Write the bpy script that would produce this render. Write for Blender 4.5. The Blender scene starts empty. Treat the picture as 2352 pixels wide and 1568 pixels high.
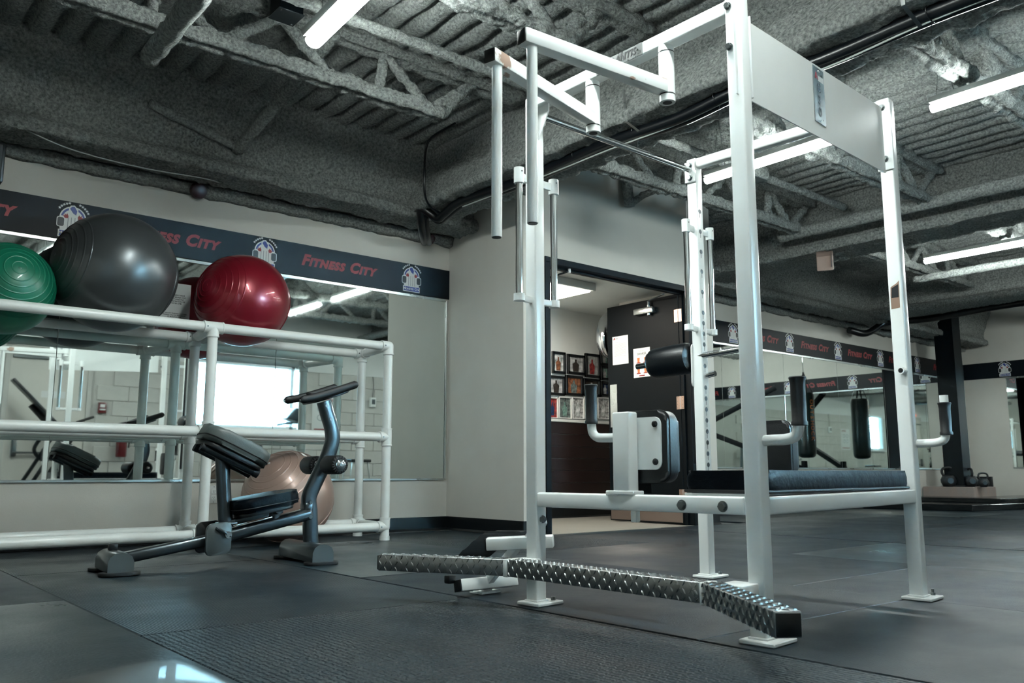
import bpy, bmesh, math, random
from mathutils import Vector, Matrix, noise
random.seed(7)
scene = bpy.context.scene
col = scene.collection
V = Vector
PI = math.pi

# ------------------------------------------------------------------ camera
F, H = 1968.0, 0.45                       # focal length in pixels of the 2352 x 1568 frame, lens height
PITCH, TH = math.atan(302 / F), math.radians(50.25)
FW = V((math.cos(TH) * math.cos(PITCH), math.sin(TH) * math.cos(PITCH), math.sin(PITCH)))
RT = V((math.sin(TH), -math.cos(TH), 0))
UP = RT.cross(FW)
CAM = V((0, 0, H))
cam = bpy.data.cameras.new('camera')
cam.sensor_width = 36
cam.lens = 36 * F / 2352
cam.clip_start = 0.02
cam.dof.use_dof = True
cam.dof.focus_distance = 4.0
cam.dof.aperture_fstop = 7.0
camo = bpy.data.objects.new('camera', cam)
col.objects.link(camo)
camo.matrix_world = Matrix(((RT.x, UP.x, -FW.x, 0), (RT.y, UP.y, -FW.y, 0), (RT.z, UP.z, -FW.z, H), (0, 0, 0, 1)))
scene.camera = camo

# ------------------------------------------------------------------ colour management, world
scene.view_settings.view_transform = 'Standard'
scene.view_settings.look = 'None'
scene.view_settings.gamma = 1
scene.view_settings.use_curve_mapping = False
scene.view_settings.exposure = 1.95
scene.cycles.use_denoising = True
scene.cycles.max_bounces = 10
scene.cycles.diffuse_bounces = 2
scene.cycles.glossy_bounces = 8
scene.cycles.sample_clamp_indirect = 4
scene.cycles.caustics_reflective = True
scene.cycles.blur_glossy = 0.6
scene.cycles.caustics_refractive = False
world = bpy.data.worlds.new('daylight')
scene.world = world
world.use_nodes = True
bg = world.node_tree.nodes['Background']
bg.inputs[0].default_value = (0.40, 0.78, 1.0, 1)
bg.inputs[1].default_value = 44
LAMP = 40

# main planes of the place (metres, x along the mirror wall, y towards it)
YB, YD, YF = 5.79, 4.82, -0.60            # mirror wall, door wall, block wall behind the camera
XL, XR, XJ, XE = -1.5, 14.1, 4.12, 6.42   # end walls, near and far side of the office bump-out
ZC = 2.95                                 # underside of the deck

# ------------------------------------------------------------------ pixel -> point helpers
def ray(x, y): return FW + RT * ((x - 1176) / F) + UP * ((784 - y) / F)
def onz(x, y, z=0.0): d = ray(x, y); return CAM + d * ((z - H) / d.z)
def ony(x, y, Y): d = ray(x, y); return CAM + d * (Y / d.y)
def onx(x, y, X): d = ray(x, y); return CAM + d * (X / d.x)
def vpl(x, y, A, B):
    d = ray(x, y); n = (-(B[1] - A[1]), B[0] - A[0])
    return CAM + d * ((n[0] * A[0] + n[1] * A[1]) / (n[0] * d.x + n[1] * d.y))

# ------------------------------------------------------------------ materials
def lin(c):
    if isinstance(c, str):
        c = [int(c[i:i + 2], 16) / 255 for i in (0, 2, 4)]
    return tuple((v / 12.92 if v <= 0.04045 else ((v + 0.055) / 1.055) ** 2.4) for v in c[:3]) + (1.0,)

MATS = {}
def M(name, c, rough=0.5, metal=0.0, bump=0.0, bscale=60.0, var=0.0, vscale=4.0, c2=None, rvar=0.0, coat=0.0,
      emit=0.0, wave=None, detail=4.0, spec=0.5, dirt=None, bdist=0.01):
    m = bpy.data.materials.new(name); m.use_nodes = True
    nt = m.node_tree; nd = nt.nodes; p = nd['Principled BSDF']
    lc = lin(c)
    p.inputs['Base Color'].default_value = lc
    p.inputs['Roughness'].default_value = rough
    p.inputs['Metallic'].default_value = metal
    p.inputs['Specular IOR Level'].default_value = spec
    p.inputs['Coat Weight'].default_value = coat
    tc = nd.new('ShaderNodeTexCoord')
    if var or c2 or rvar:
        n = nd.new('ShaderNodeTexNoise'); n.inputs['Scale'].default_value = vscale; n.inputs['Detail'].default_value = 6
        n.inputs['Roughness'].default_value = 0.6
        nt.links.new(tc.outputs['Object'], n.inputs['Vector'])
        if var or c2:
            r = nd.new('ShaderNodeValToRGB'); r.color_ramp.elements[0].position = 0.32; r.color_ramp.elements[1].position = 0.68
            b = lin(c2) if c2 else tuple(min(1, v * (1 + var)) for v in lc[:3]) + (1,)
            a = lc if c2 else tuple(v * (1 - var) for v in lc[:3]) + (1,)
            r.color_ramp.elements[0].color = a; r.color_ramp.elements[1].color = b
            nt.links.new(n.outputs['Fac'], r.inputs['Fac'])
            nt.links.new(r.outputs['Color'], p.inputs['Base Color'])
            m['ramp'] = r.name
        if rvar:
            q = nd.new('ShaderNodeMapRange'); q.inputs['From Min'].default_value = 0.3; q.inputs['From Max'].default_value = 0.7
            q.inputs['To Min'].default_value = max(0.02, rough - rvar); q.inputs['To Max'].default_value = min(1, rough + rvar)
            nt.links.new(n.outputs['Fac'], q.inputs['Value']); nt.links.new(q.outputs['Result'], p.inputs['Roughness'])
    if dirt:                                # worn paint: (colour, threshold, scale)
        n = nd.new('ShaderNodeTexNoise'); n.inputs['Scale'].default_value = dirt[2]; n.inputs['Detail'].default_value = 8
        nt.links.new(tc.outputs['Object'], n.inputs['Vector'])
        r = nd.new('ShaderNodeValToRGB'); r.color_ramp.elements[0].position = dirt[1]; r.color_ramp.elements[1].position = dirt[1] + 0.03
        r.color_ramp.elements[0].color = lc; r.color_ramp.elements[1].color = lin(dirt[0])
        nt.links.new(n.outputs['Fac'], r.inputs['Fac']); nt.links.new(r.outputs['Color'], p.inputs['Base Color'])
    if bump:
        b = nd.new('ShaderNodeBump'); b.inputs['Strength'].default_value = bump; b.inputs['Distance'].default_value = bdist
        if wave:                            # (scale, distortion, direction)
            w = nd.new('ShaderNodeTexWave'); w.inputs['Scale'].default_value = wave[0]; w.inputs['Distortion'].default_value = wave[1]
            w.inputs['Detail Scale'].default_value = wave[3] if len(wave) > 3 else 1.0; w.bands_direction = wave[2]
            w.inputs['Detail'].default_value = 1.0
            nt.links.new(tc.outputs['Object'], w.inputs['Vector']); nt.links.new(w.outputs['Fac'], b.inputs['Height'])
        else:
            n = nd.new('ShaderNodeTexNoise'); n.inputs['Scale'].default_value = bscale; n.inputs['Detail'].default_value = detail
            n.inputs['Roughness'].default_value = 0.65
            nt.links.new(tc.outputs['Object'], n.inputs['Vector']); nt.links.new(n.outputs['Fac'], b.inputs['Height'])
        nt.links.new(b.outputs['Normal'], p.inputs['Normal'])
    if emit:
        p.inputs['Emission Color'].default_value = lc
        p.inputs['Emission Strength'].default_value = emit
    MATS[name] = m
    return m

M('white_paint', 'f4f8f6', 0.24, bump=0.015, bscale=220, var=0.025, vscale=6)
M('worn_white', 'f2f6f4', 0.28, bump=0.03, bscale=200, dirt=('a98f80', 0.60, 9))
M('gloss_white', 'f6faf8', 0.16, bump=0.004, bscale=40, var=0.02, vscale=5)
M('chrome', 'd3d6d6', 0.10, 1.0, bump=0.01, bscale=120, rvar=0.05, vscale=30)
M('steel', '9a9d9c', 0.32, 1.0, bump=0.02, bscale=200, rvar=0.08, vscale=25)
M('bolt', '6d7272', 0.38, 1.0, bump=0.05, bscale=260)
M('tread_plate', '9da1a1', 0.30, 1.0, rvar=0.06, vscale=5, c2='8b8f90')
M('grey_metal', '474f53', 0.30, 0.85, bump=0.015, bscale=300, var=0.06, vscale=8, coat=0.2)
M('grey_cap', '5d6566', 0.38, 0.55, bump=0.02, bscale=200, var=0.06)
M('vinyl', '050b10', 0.34, bump=0.16, bscale=190, detail=6, var=0.15, vscale=12, coat=0.1)
M('vinyl_blue', '03090f', 0.36, spec=0.08, bump=0.35, bscale=20, detail=7, var=0.20, vscale=9)
M('dark_red', '23060a', 0.45, var=0.15, bump=0.05, bscale=60)
M('vinyl_grey', '4f5857', 0.42, bump=0.12, bscale=220, var=0.06)
M('black_rubber', '03070a', 0.55, bump=0.10, bscale=160, var=0.2, vscale=18)
M('black_plastic', '05090c', 0.40, bump=0.03, bscale=120, var=0.15)
M('dark_paint', '040a0e', 0.48, bump=0.03, bscale=70, var=0.18, vscale=5, spec=0.12)
M('pvc', 'dfe4e1', 0.35, bump=0.02, bscale=90, var=0.04, vscale=8, coat=0.1)
M('wall_paint', 'c4c2ba', 0.60, bump=0.10, bscale=160, var=0.04, vscale=2.2)
M('wall_white', 'd2d6d3', 0.60, bump=0.06, bscale=140, var=0.03, vscale=2)
M('block_paint', 'b9b9b3', 0.62, bump=0.22, bscale=70, var=0.05, vscale=7)
M('base_vinyl', '03070b', 0.33, bump=0.03, bscale=40, var=0.2)
M('spray', '6e7371', 0.96, bump=1.0, bscale=60, detail=6, bdist=0.03, c2='b4b8b4', vscale=62, spec=0.1)
M('spray_web', '636866', 0.96, bump=1.0, bscale=52, detail=8, bdist=0.028, c2='aaada9', vscale=58, spec=0.1)
M('banner', '050c12', 0.45, var=0.25, vscale=1.6, spec=0.16)
M('print_red', '7d0f14', 0.5, var=0.08, vscale=20)
M('print_white', 'd4d6d4', 0.45, var=0.03)
M('print_blue', '24377f', 0.42, var=0.06)
M('print_black', '0b1014', 0.45, var=0.1)
M('print_grey', '8d9394', 0.5, var=0.05)
M('mirror', 'dfe6e3', 0.012, 1.0, rvar=0.008, vscale=3, bump=0.002, bscale=1.2)
M('aluminium', 'c3c8c6', 0.30, 1.0, bump=0.02, bscale=80, rvar=0.06)
M('paper', 'cfd3d1', 0.6, var=0.02, bump=0.02, bscale=30)
M('wood', '170d0c', 0.45, var=0.28, vscale=3, bump=0.06, bscale=80, c2='221412')
M('vinyl_floor', '87857d', 0.42, var=0.06, vscale=3, bump=0.02, bscale=60)
M('kick_plate', '8b7c74', 0.34, 0.7, rvar=0.1, vscale=5, bump=0.01)
M('brass', 'b99c8c', 0.35, 0.9, bump=0.02, rvar=0.05)
M('red_enamel', '5a0c11', 0.32, var=0.1, bump=0.02, coat=0.3)
M('concrete', '847b77', 0.85, bump=0.35, bscale=35, vscale=9, c2='8a7a72')
M('iron', '0b1013', 0.6, bump=0.18, bscale=90, var=0.2)
M('glossy_mat', '0a1013', 0.16, bump=0.10, bscale=7, rvar=0.08, vscale=4)
M('orange_tape', 'b0552c', 0.5, var=0.1)
M('orange_print', 'b5642f', 0.5, var=0.08)
M('bag_vinyl', '08100f', 0.30, bump=0.25, bscale=12, var=0.3, vscale=5, c2='0c211f', coat=0.2)
M('teal_print', '1f6f8f', 0.5, var=0.15)
M('beige_plastic', 'a08a80', 0.5, bump=0.03, var=0.05)
M('cable', '05090d', 0.30, bump=0.05, bscale=20, var=0.2)
M('wire_white', '9fa3a0', 0.5, var=0.05)
M('lamp_housing', 'c5cac7', 0.45, var=0.03, bump=0.02)
M('led', 'ff5a2a', 0.5, emit=2.2, var=0.0)
M('tube_light', 'f1fbf8', 0.5, emit=LAMP)
M('panel_light', 'fff6e8', 0.5, emit=8.0)
M('foil', 'cdd0d2', 0.10, 1.0, bump=0.10, bscale=9)
def ball_mat(n, c, rough, coat=0.15):
    M(n, c, rough, bump=0.02, bscale=240, var=0.05, vscale=5, coat=coat, rvar=0.03)
ball_mat('ball_green', '0e6a50', 0.38)
ball_mat('ball_grey', '54585a', 0.33, 0.05)
ball_mat('ball_red', '7f1625', 0.30, 0.25)
ball_mat('ball_beige', 'a98f84', 0.34, 0.2)
MATS['ball_grey'].node_tree.nodes['Principled BSDF'].inputs['Metallic'].default_value = 0.55
MATS['ball_red'].node_tree.nodes['Principled BSDF'].inputs['Metallic'].default_value = 0.3
MATS['ball_beige'].node_tree.nodes['Principled BSDF'].inputs['Metallic'].default_value = 0.3
# rubber mats: hammered, fine ribs, wavy ridges, worn smooth
M('mat_fine', '0a151b', 0.42, spec=0.26, bump=0.35, wave=(34, 1.5, 'X'), c2='14222a', vscale=1.6, rvar=0.10)
M('mat_wave', '0b171d', 0.38, spec=0.26, bump=0.55, wave=(17, 4.0, 'X', 5.0), c2='16262e', vscale=1.3, rvar=0.10)
M('mat_hammer', '09141b', 0.44, spec=0.26, bump=0.45, bscale=150, c2='13212a', vscale=1.8, rvar=0.10)
M('mat_worn', '0f1a20', 0.36, spec=0.26, bump=0.16, bscale=90, c2='1a2930', vscale=1.1, rvar=0.12)
g = M('glass', 'ffffff', 0.0)
g.node_tree.nodes['Principled BSDF'].inputs['Transmission Weight'].default_value = 1.0
g.node_tree.nodes['Principled BSDF'].inputs['IOR'].default_value = 1.02

# ------------------------------------------------------------------ mesh helpers
def frame_of(d, up=V((0, 0, 1))):
    d = d.normalized()
    if abs(d.dot(up)) > 0.98: up = V((1, 0, 0))
    s = d.cross(up).normalized(); u = s.cross(d).normalized()
    return s, u, d

def box(bm, c, s, R=None, bev=0.0, seg=2):
    M4 = Matrix.Translation(V(c)) @ (R.to_4x4() if R else Matrix()) @ Matrix.Diagonal(V((s[0], s[1], s[2], 1)))
    r = bmesh.ops.create_cube(bm, size=1.0, matrix=M4)
    if bev > 0:
        vs = r['verts']; es = list({e for v in vs for e in v.link_edges})
        bmesh.ops.bevel(bm, geom=es, offset=bev, segments=seg, profile=0.5, affect='EDGES', clamp_overlap=True)

def bar(bm, a, b, w, h, bev=0.004, up=V((0, 0, 1)), seg=2):          # box between two points: w sideways, h along up
    a, b = V(a), V(b); s, u, d = frame_of(b - a, up)
    R = Matrix((s, d, u)).transposed()
    box(bm, (a + b) / 2, (w, (b - a).length, h), R, bev, seg)

def tube(bm, pts, r, seg=12, caps=True, closed=False, prof=None):
    pts = [V(p) for p in pts]; n = len(pts)
    rs = r if isinstance(r, (list, tuple)) else [r] * n
    rings = []; pu = None
    for i, p in enumerate(pts):
        if closed: d = pts[(i + 1) % n] - pts[i - 1]
        else: d = pts[min(i + 1, n - 1)] - pts[max(i - 1, 0)]
        d.normalize()
        if pu is None: s, u, _ = frame_of(d)
        else:
            s = d.cross(pu)
            s = s.normalized() if s.length > 1e-6 else frame_of(d)[0]
            u = s.cross(d).normalized()
        pu = u
        if prof: rings.append([bm.verts.new(p + s * q[0] * rs[i] + u * q[1] * rs[i]) for q in prof])
        else: rings.append([bm.verts.new(p + (s * math.cos(t) + u * math.sin(t)) * rs[i]) for t in [2 * PI * k / seg for k in range(seg)]])
    m = len(rings[0])
    for i in range(n if closed else n - 1):
        A, B = rings[i], rings[(i + 1) % n]
        for k in range(m): bm.faces.new((A[k], A[(k + 1) % m], B[(k + 1) % m], B[k]))
    if caps and not closed:
        bm.faces.new(rings[0][::-1]); bm.faces.new(rings[-1])

def cyl(bm, a, b, r, seg=16, r2=None):
    tube(bm, [a, b], [r, r if r2 is None else r2], seg)

def lathe(bm, prof, o, axis=(0, 0, 1), seg=24):                     # prof = [(radius, height)]
    s, u, d = frame_of(V(axis)); o = V(o); rings = []
    for r, h in prof:
        if r < 1e-5: rings.append([bm.verts.new(o + d * h)])
        else: rings.append([bm.verts.new(o + d * h + (s * math.cos(t) + u * math.sin(t)) * r) for t in [2 * PI * k / seg for k in range(seg)]])
    for A, B in zip(rings, rings[1:]):
        for k in range(seg):
            a0, a1 = A[k % len(A)], A[(k + 1) % len(A)]; b0, b1 = B[k % len(B)], B[(k + 1) % len(B)]
            f = []
            for v in (a0, a1, b1, b0):
                if v not in f: f.append(v)
            if len(f) > 2: bm.faces.new(f)
    for R_, flip in ((rings[0], True), (rings[-1], False)):
        if len(R_) > 2: bm.faces.new(R_[::-1] if flip else R_)

def prism(bm, poly, o, ex, ey, depth, bev=0.0, seg=2):              # polygon in (ex, ey) through o, thickness along ex x ey
    o, ex, ey = V(o), V(ex).normalized(), V(ey).normalized(); n = ex.cross(ey)
    a = [bm.verts.new(o + ex * x + ey * y) for x, y in poly]; b = [bm.verts.new(o + ex * x + ey * y + n * depth) for x, y in poly]
    k = len(poly); fs = [bm.faces.new(a[::-1]), bm.faces.new(b)]
    for i in range(k): bm.faces.new((a[i], a[(i + 1) % k], b[(i + 1) % k], b[i]))
    if bev:
        es = list(fs[0].edges) + list(fs[1].edges)
        bmesh.ops.bevel(bm, geom=es, offset=bev, segments=seg, profile=0.5, affect='EDGES', clamp_overlap=True)

def rrect(w, h, r, n=5):                                            # rounded rectangle polygon, centred
    out = []
    for cx, cy, a0 in ((w / 2 - r, h / 2 - r, 0), (-w / 2 + r, h / 2 - r, PI / 2), (-w / 2 + r, -h / 2 + r, PI), (w / 2 - r, -h / 2 + r, 1.5 * PI)):
        for k in range(n + 1):
            t = a0 + PI / 2 * k / n; out.append((cx + r * math.cos(t), cy + r * math.sin(t)))
    return out

def curve(pts, n=8):                                                # Catmull-Rom through the points
    pts = [V(p) for p in pts]; P = [pts[0] * 2 - pts[1]] + pts + [pts[-1] * 2 - pts[-2]]; out = []
    for i in range(1, len(P) - 2):
        for k in range(n):
            t = k / n; a, b, c, d = P[i - 1:i + 3]
            out.append(0.5 * ((2 * b) + (c - a) * t + (2 * a - 5 * b + 4 * c - d) * t * t + (3 * b - a - 3 * c + d) * t ** 3))
    return out + [pts[-1]]

def rough_sweep(bm, prof, a, b, step=0.05, amp=0.012, freq=9.0, side=None, sub=0.05):   # sprayed section: closed profile (side, up)
    a, b = V(a), V(b); d = (b - a); L = d.length; d.normalize(); s, u, _ = frame_of(d)
    q = []
    for i in range(len(prof)):
        p0, p1 = prof[i], prof[(i + 1) % len(prof)]
        k = max(1, int(math.hypot(p1[0] - p0[0], p1[1] - p0[1]) / sub))
        q += [(p0[0] + (p1[0] - p0[0]) * j / k, p0[1] + (p1[1] - p0[1]) * j / k) for j in range(k)]
    cx = sum(p[0] for p in q) / len(q); cy = sum(p[1] for p in q) / len(q)
    n = max(2, int(L / step)); rings = []
    for i in range(n + 1):
        o = a + d * (L * i / n); ring = []
        for x, y in q:
            p = o + s * x + u * y
            k = amp * (noise.noise(p * freq) + 0.6 * noise.noise(p * freq * 2.7) + 0.45 * noise.noise(p * freq * 5.5))
            dx, dy = x - cx, y - cy; l = math.hypot(dx, dy) or 1
            ring.append(bm.verts.new(p + (s * dx + u * dy) * (k / l)))
        rings.append(ring)
    m = len(q)
    for A, B in zip(rings, rings[1:]):
        for k in range(m): bm.faces.new((A[k], A[(k + 1) % m], B[(k + 1) % m], B[k]))
    bm.faces.new(rings[0][::-1]); bm.faces.new(rings[-1])

OFF = {}
def obj(name, bm, mat, parent=None, smooth=40, mats=None):
    me = bpy.data.meshes.new(name)
    if isinstance(bm, bpy.types.Mesh): me = bm
    else:
        bmesh.ops.recalc_face_normals(bm, faces=bm.faces); bm.to_mesh(me); bm.free()
    o = bpy.data.objects.new(name, me); col.objects.link(o)
    off = OFF.get(parent.name, V((0, 0, 0))) if parent else V((0, 0, 0))
    if off.length > 0: me.transform(Matrix.Translation(-off))
    if mats:
        for m in mats: me.materials.append(MATS[m])
    else: me.materials.append(MATS[mat])
    if smooth:
        for p in me.polygons: p.use_smooth = True
        me.set_sharp_from_angle(angle=math.radians(smooth))
    if parent: o.parent = parent; OFF[o.name] = off
    return o

def tag(o, label, cat, group=None):
    o['label'] = label; o['category'] = cat
    if group: o['group'] = group
    return o

def thing(name, loc, label, cat, group=None):
    o = bpy.data.objects.new(name, None); col.objects.link(o); o.location = loc; o.empty_display_size = 0.1
    OFF[o.name] = V(loc)
    return tag(o, label, cat, group)

def one(name, loc, bm, mat, label, cat, group=None, smooth=40, mats=None):      # a thing that is one mesh, origin at loc
    o = obj(name, bm, mat, None, smooth, mats); o.data.transform(Matrix.Translation(-V(loc))); o.location = loc; OFF[o.name] = V(loc)
    return tag(o, label, cat, group)

def struct(name, bm, mat, smooth=0):
    o = obj(name, bm, mat, None, smooth); o['kind'] = 'structure'; return o

def B(): return bmesh.new()
def part(name, mat, parent, fn, smooth=40):
    bm = B(); fn(bm); return obj(name, bm, mat, parent, smooth)

def text_mesh(s, size, bold=0.0, shear=0.0, caps=False, spacing=1.0, ext=0.0004, align='CENTER'):
    c = bpy.data.curves.new('lettering', 'FONT'); c.body = s; c.size = size; c.offset = bold; c.shear = shear
    c.align_x = align; c.align_y = 'CENTER'; c.space_character = spacing; c.extrude = ext; c.resolution_u = 3
    if caps:
        c.small_caps_scale = 0.74
        for f in c.body_format: f.use_small_caps = True
    o = bpy.data.objects.new('lettering', c); col.objects.link(o)
    me = bpy.data.meshes.new_from_object(o.evaluated_get(bpy.context.evaluated_depsgraph_get()))
    bpy.data.objects.remove(o); bpy.data.curves.remove(c)
    return me

def put_text(name, me, mat, parent, at, ex, ey):                    # text plane spanned by ex (reading direction) and ey (up)
    ex, ey = V(ex).normalized(), V(ey).normalized(); n = ex.cross(ey)
    me.transform(Matrix(((ex.x, ey.x, n.x, at[0]), (ex.y, ey.y, n.y, at[1]), (ex.z, ey.z, n.z, at[2]), (0, 0, 0, 1))))
    me.materials.clear()
    return obj(name, me, mat, parent, 0)

# ================================================================== THE SETTING
# ---- floor slab and rubber mats
bm = B(); box(bm, ((XL + XR) / 2, (YF + YB) / 2, -0.062), (XR - XL + 0.2, YB - YF + 0.2, 0.1)); floor = struct('floor', bm, 'base_vinyl')
mat_cols = [-1.5, -0.42, 0.80, 1.95, 3.17, 4.39, 5.61, 6.83, 8.05, 9.27, 10.49, 11.71, 12.93, 14.1]
starts = {0: 0.4, 1: 1.65, 2: 0.77, 3: 1.55, 4: 0.2, 5: 1.0}
kinds = ['mat_hammer', 'mat_fine', 'mat_wave', 'mat_worn']
pick = {(2, 1): 'mat_fine', (2, 0): 'mat_wave', (2, 2): 'mat_fine', (1, 1): 'mat_hammer', (1, 0): 'mat_worn', (3, 1): 'mat_worn', (3, 0): 'mat_hammer', (3, 2): 'mat_fine'}
for i in range(len(mat_cols) - 1):
    y = starts.get(i, 0.3 + 0.61 * ((i * 5) % 3)) - 1.83 * 2; j = -2
    while y < YB:
        y0, y1 = max(y, YF + 0.005), min(y + 1.83, YB - 0.01)
        x0, x1 = mat_cols[i], mat_cols[i + 1]
        if x0 > 4.0 and x1 < 6.9 and y1 > YD: y1 = YD - 0.01
        if y1 - y0 > 0.15:
            bm = B(); box(bm, ((x0 + x1) / 2, (y0 + y1) / 2, -0.006 - 0.001 * ((i * 7 + j * 3) % 3)), (x1 - x0 - 0.004, y1 - y0 - 0.004, 0.011), None, 0.0025, 1)
            k = pick.get((i, j), kinds[(i * 3 + j * 5 + i * j) % 4])
            m_ = obj('rubber_mat', bm, k, floor, 0)
        y += 1.83; j += 1

# ---- walls
def wall(name, x0, x1, y0, y1, z0, z1, m='wall_paint'):
    bm = B(); box(bm, ((x0 + x1) / 2, (y0 + y1) / 2, (z0 + z1) / 2), (x1 - x0, y1 - y0, z1 - z0)); return struct(name, bm, m)
wall('wall_back_mirror', XL, XJ + 0.05, YB, YB + 0.1, -0.01, 3.05)
wall('wall_back_far', XE - 0.1, XR, YB, YB + 0.1, -0.01, 3.05)
wall('wall_jog_near', XJ, XJ + 0.1, YD + 0.1, YB, -0.01, 3.05)
wall('wall_jog_far', XE - 0.1, XE, YD + 0.1, YB, -0.01, 3.05)
bm = B()
for x0, x1, z0, z1 in ((XJ, 4.335, -0.01, 3.05), (6.115, XE, -0.01, 3.05), (4.335, 6.115, 2.11, 3.05)):
    box(bm, ((x0 + x1) / 2, YD + 0.05, (z0 + z1) / 2), (x1 - x0, 0.1, z1 - z0))
struct('wall_door', bm, 'wall_paint')
wall('wall_right', XR, XR + 0.1, YF, YB + 0.1, -0.01, 3.05)
wall('wall_left', XL - 0.1, XL, YF, YB + 0.1, -0.01, 3.05)
WX0, WX1, WZ0, WZ1 = 4.24, 5.92, 1.08, 2.07            # window opening in the block wall
bm = B()
for x0, x1, z0, z1 in ((XL, WX0, -0.01, 3.05), (WX1, XR, -0.01, 3.05), (WX0, WX1, -0.01, WZ0), (WX0, WX1, WZ1, 3.05)):
    box(bm, ((x0 + x1) / 2, YF - 0.12, (z0 + z1) / 2), (x1 - x0, 0.2, z1 - z0))
wall_front = struct('wall_front', bm, 'block_paint')
bm = B()
for x0, x1, z0 in ((XL, WX0, 2.0), (WX1, XR, 2.0), (WX0, WX1, WZ1)): box(bm, ((x0 + x1) / 2, YF - 0.012, (z0 + 3.05) / 2), (x1 - x0, 0.022, 3.05 - z0))
struct('trim_1', bm, 'wall_white')
blk = None; nb = 0
for r in range(10):
    x = 1.2 + (0.2 if r % 2 else 0)
    while x < 11.0:
        z = 0.1 + 0.2 * r; cx = x + 0.2; x += 0.4
        if (WX0 - 0.19 < cx < WX1 + 0.19 and WZ0 - 0.09 < z < WZ1 + 0.09) or (1.78 < cx < 3.06): continue
        if nb >= 296: continue
        if blk is None:
            b_ = B(); box(b_, (0, 0, 0), (0.394, 0.02, 0.194), None, 0.003, 1)
            blk = obj('block', b_, 'block_paint', wall_front, 0); o = blk
        else: o = blk.copy(); col.objects.link(o)
        o.location = (cx, YF - 0.01, z); nb += 1
# office behind the doors
wall('wall_office_left', XJ + 0.1, XJ + 0.12, YD + 0.1, 6.5, -0.01, 2.25, 'wall_white')
wall('wall_office_back', XJ + 0.1, 7.6, 6.5, 6.6, -0.01, 2.3, 'wall_white')
wall('wall_office_right', 7.5, 7.6, 5.89, 6.5, -0.01, 2.3, 'wall_white')
wall('ceiling_office', XJ + 0.12, XE - 0.1, YD + 0.1, 6.5, 2.16, 2.2, 'wall_white')
wall('ceiling_office_end', XE - 0.1, 7.5, YB + 0.1, 6.5, 2.16, 2.2, 'wall_white')
wall('floor_office', XJ + 0.12, XE - 0.1, YD, 6.5, -0.06, 0.0, 'vinyl_floor')
wall('floor_office_end', XE - 0.1, 7.5, YB + 0.1, 6.5, -0.06, 0.0, 'vinyl_floor')

# ---- black vinyl baseboards
for n, x0, x1, y0, y1 in (('baseboard_back', XL, XJ, YB - 0.008, YB), ('baseboard_jog', XJ - 0.008, XJ, YD, YB), ('baseboard_door_near', XJ - 0.008, 4.33, YD - 0.008, YD),
                          ('baseboard_door_far', 6.12, XE, YD - 0.008, YD), ('baseboard_far', XE, XR, YB - 0.008, YB), ('baseboard_right', XR - 0.008, XR, YF, YB), ('baseboard_office', XJ + 0.12, 7.5, 6.485, 6.5)):
    bm = B(); h = 0.105
    box(bm, ((x0 + x1) / 2, (y0 + y1) / 2, h / 2), (x1 - x0, y1 - y0, h), None, 0.002, 1)
    if x1 - x0 > y1 - y0: prism(bm, [(0, 0), (0.016, 0), (0, 0.016)], (x0, y0, 0), (0, -1, 0), (0, 0, 1), -(x1 - x0) if False else -(x1 - x0))
    else: prism(bm, [(0, 0), (0.016, 0), (0, 0.016)], (x0, y1, 0), (-1, 0, 0), (0, 0, 1), -(y1 - y0) if False else -(y1 - y0))
    struct(n, bm, 'base_vinyl')

# ---- wall mirrors with joints and channels
def mirror(name, label, edges, z0, z1, axis, pos, thick=0.006):
    loc = (edges[0], pos, 0) if axis == 'x' else (pos, edges[0], 0)
    t = thing(name, loc, label, 'mirror')
    for a, b in zip(edges, edges[1:]):
        bm = B(); w = abs(b - a) - 0.0022
        c = ((a + b) / 2, pos - thick / 2, (z0 + z1) / 2) if axis == 'x' else (pos - thick / 2, (a + b) / 2, (z0 + z1) / 2)
        s = (w, thick, z1 - z0) if axis == 'x' else (thick, w, z1 - z0)
        box(bm, c, s, None, 0.0012, 1); obj('mirror_panel', bm, 'mirror', t, 0)
    for n, z, h in (('top_channel', z1 + 0.006, 0.022), ('bottom_channel', z0 - 0.004, 0.016)):
        a, b = edges[0], edges[-1]; bm = B()
        c = ((a + b) / 2, pos - 0.007, z) if axis == 'x' else (pos - 0.007, (a + b) / 2, z)
        s = (abs(b - a), 0.014, h) if axis == 'x' else (0.014, abs(b - a), h)
        box(bm, c, s, None, 0.002, 1); obj(n, bm, 'aluminium', t, 0)
    return t
mt = mirror('wall_mirror', 'long wall mirror behind the pipe ball rack', [-1.45, 0.0, 1.18, 2.60, 4.085], 0.405, 1.872, 'x', YB)
bm = B(); box(bm, (4.095, YB - 0.008, 1.14), (0.016, 0.016, 1.47), None, 0.002, 1); obj('edge_channel', bm, 'aluminium', mt, 0)
mirror('wall_mirror', 'long wall mirror past the black office door', [6.6, 7.84, 9.06, 10.28, 11.50, 12.7, 13.9], 0.51, 1.872, 'x', YB)
mirror('wall_mirror', 'wall mirror on the far end wall beyond the kettlebells', [5.18, 4.2, 3.0, 1.8, 0.6, -0.5], 0.53, 1.872, 'y', XR)

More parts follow.
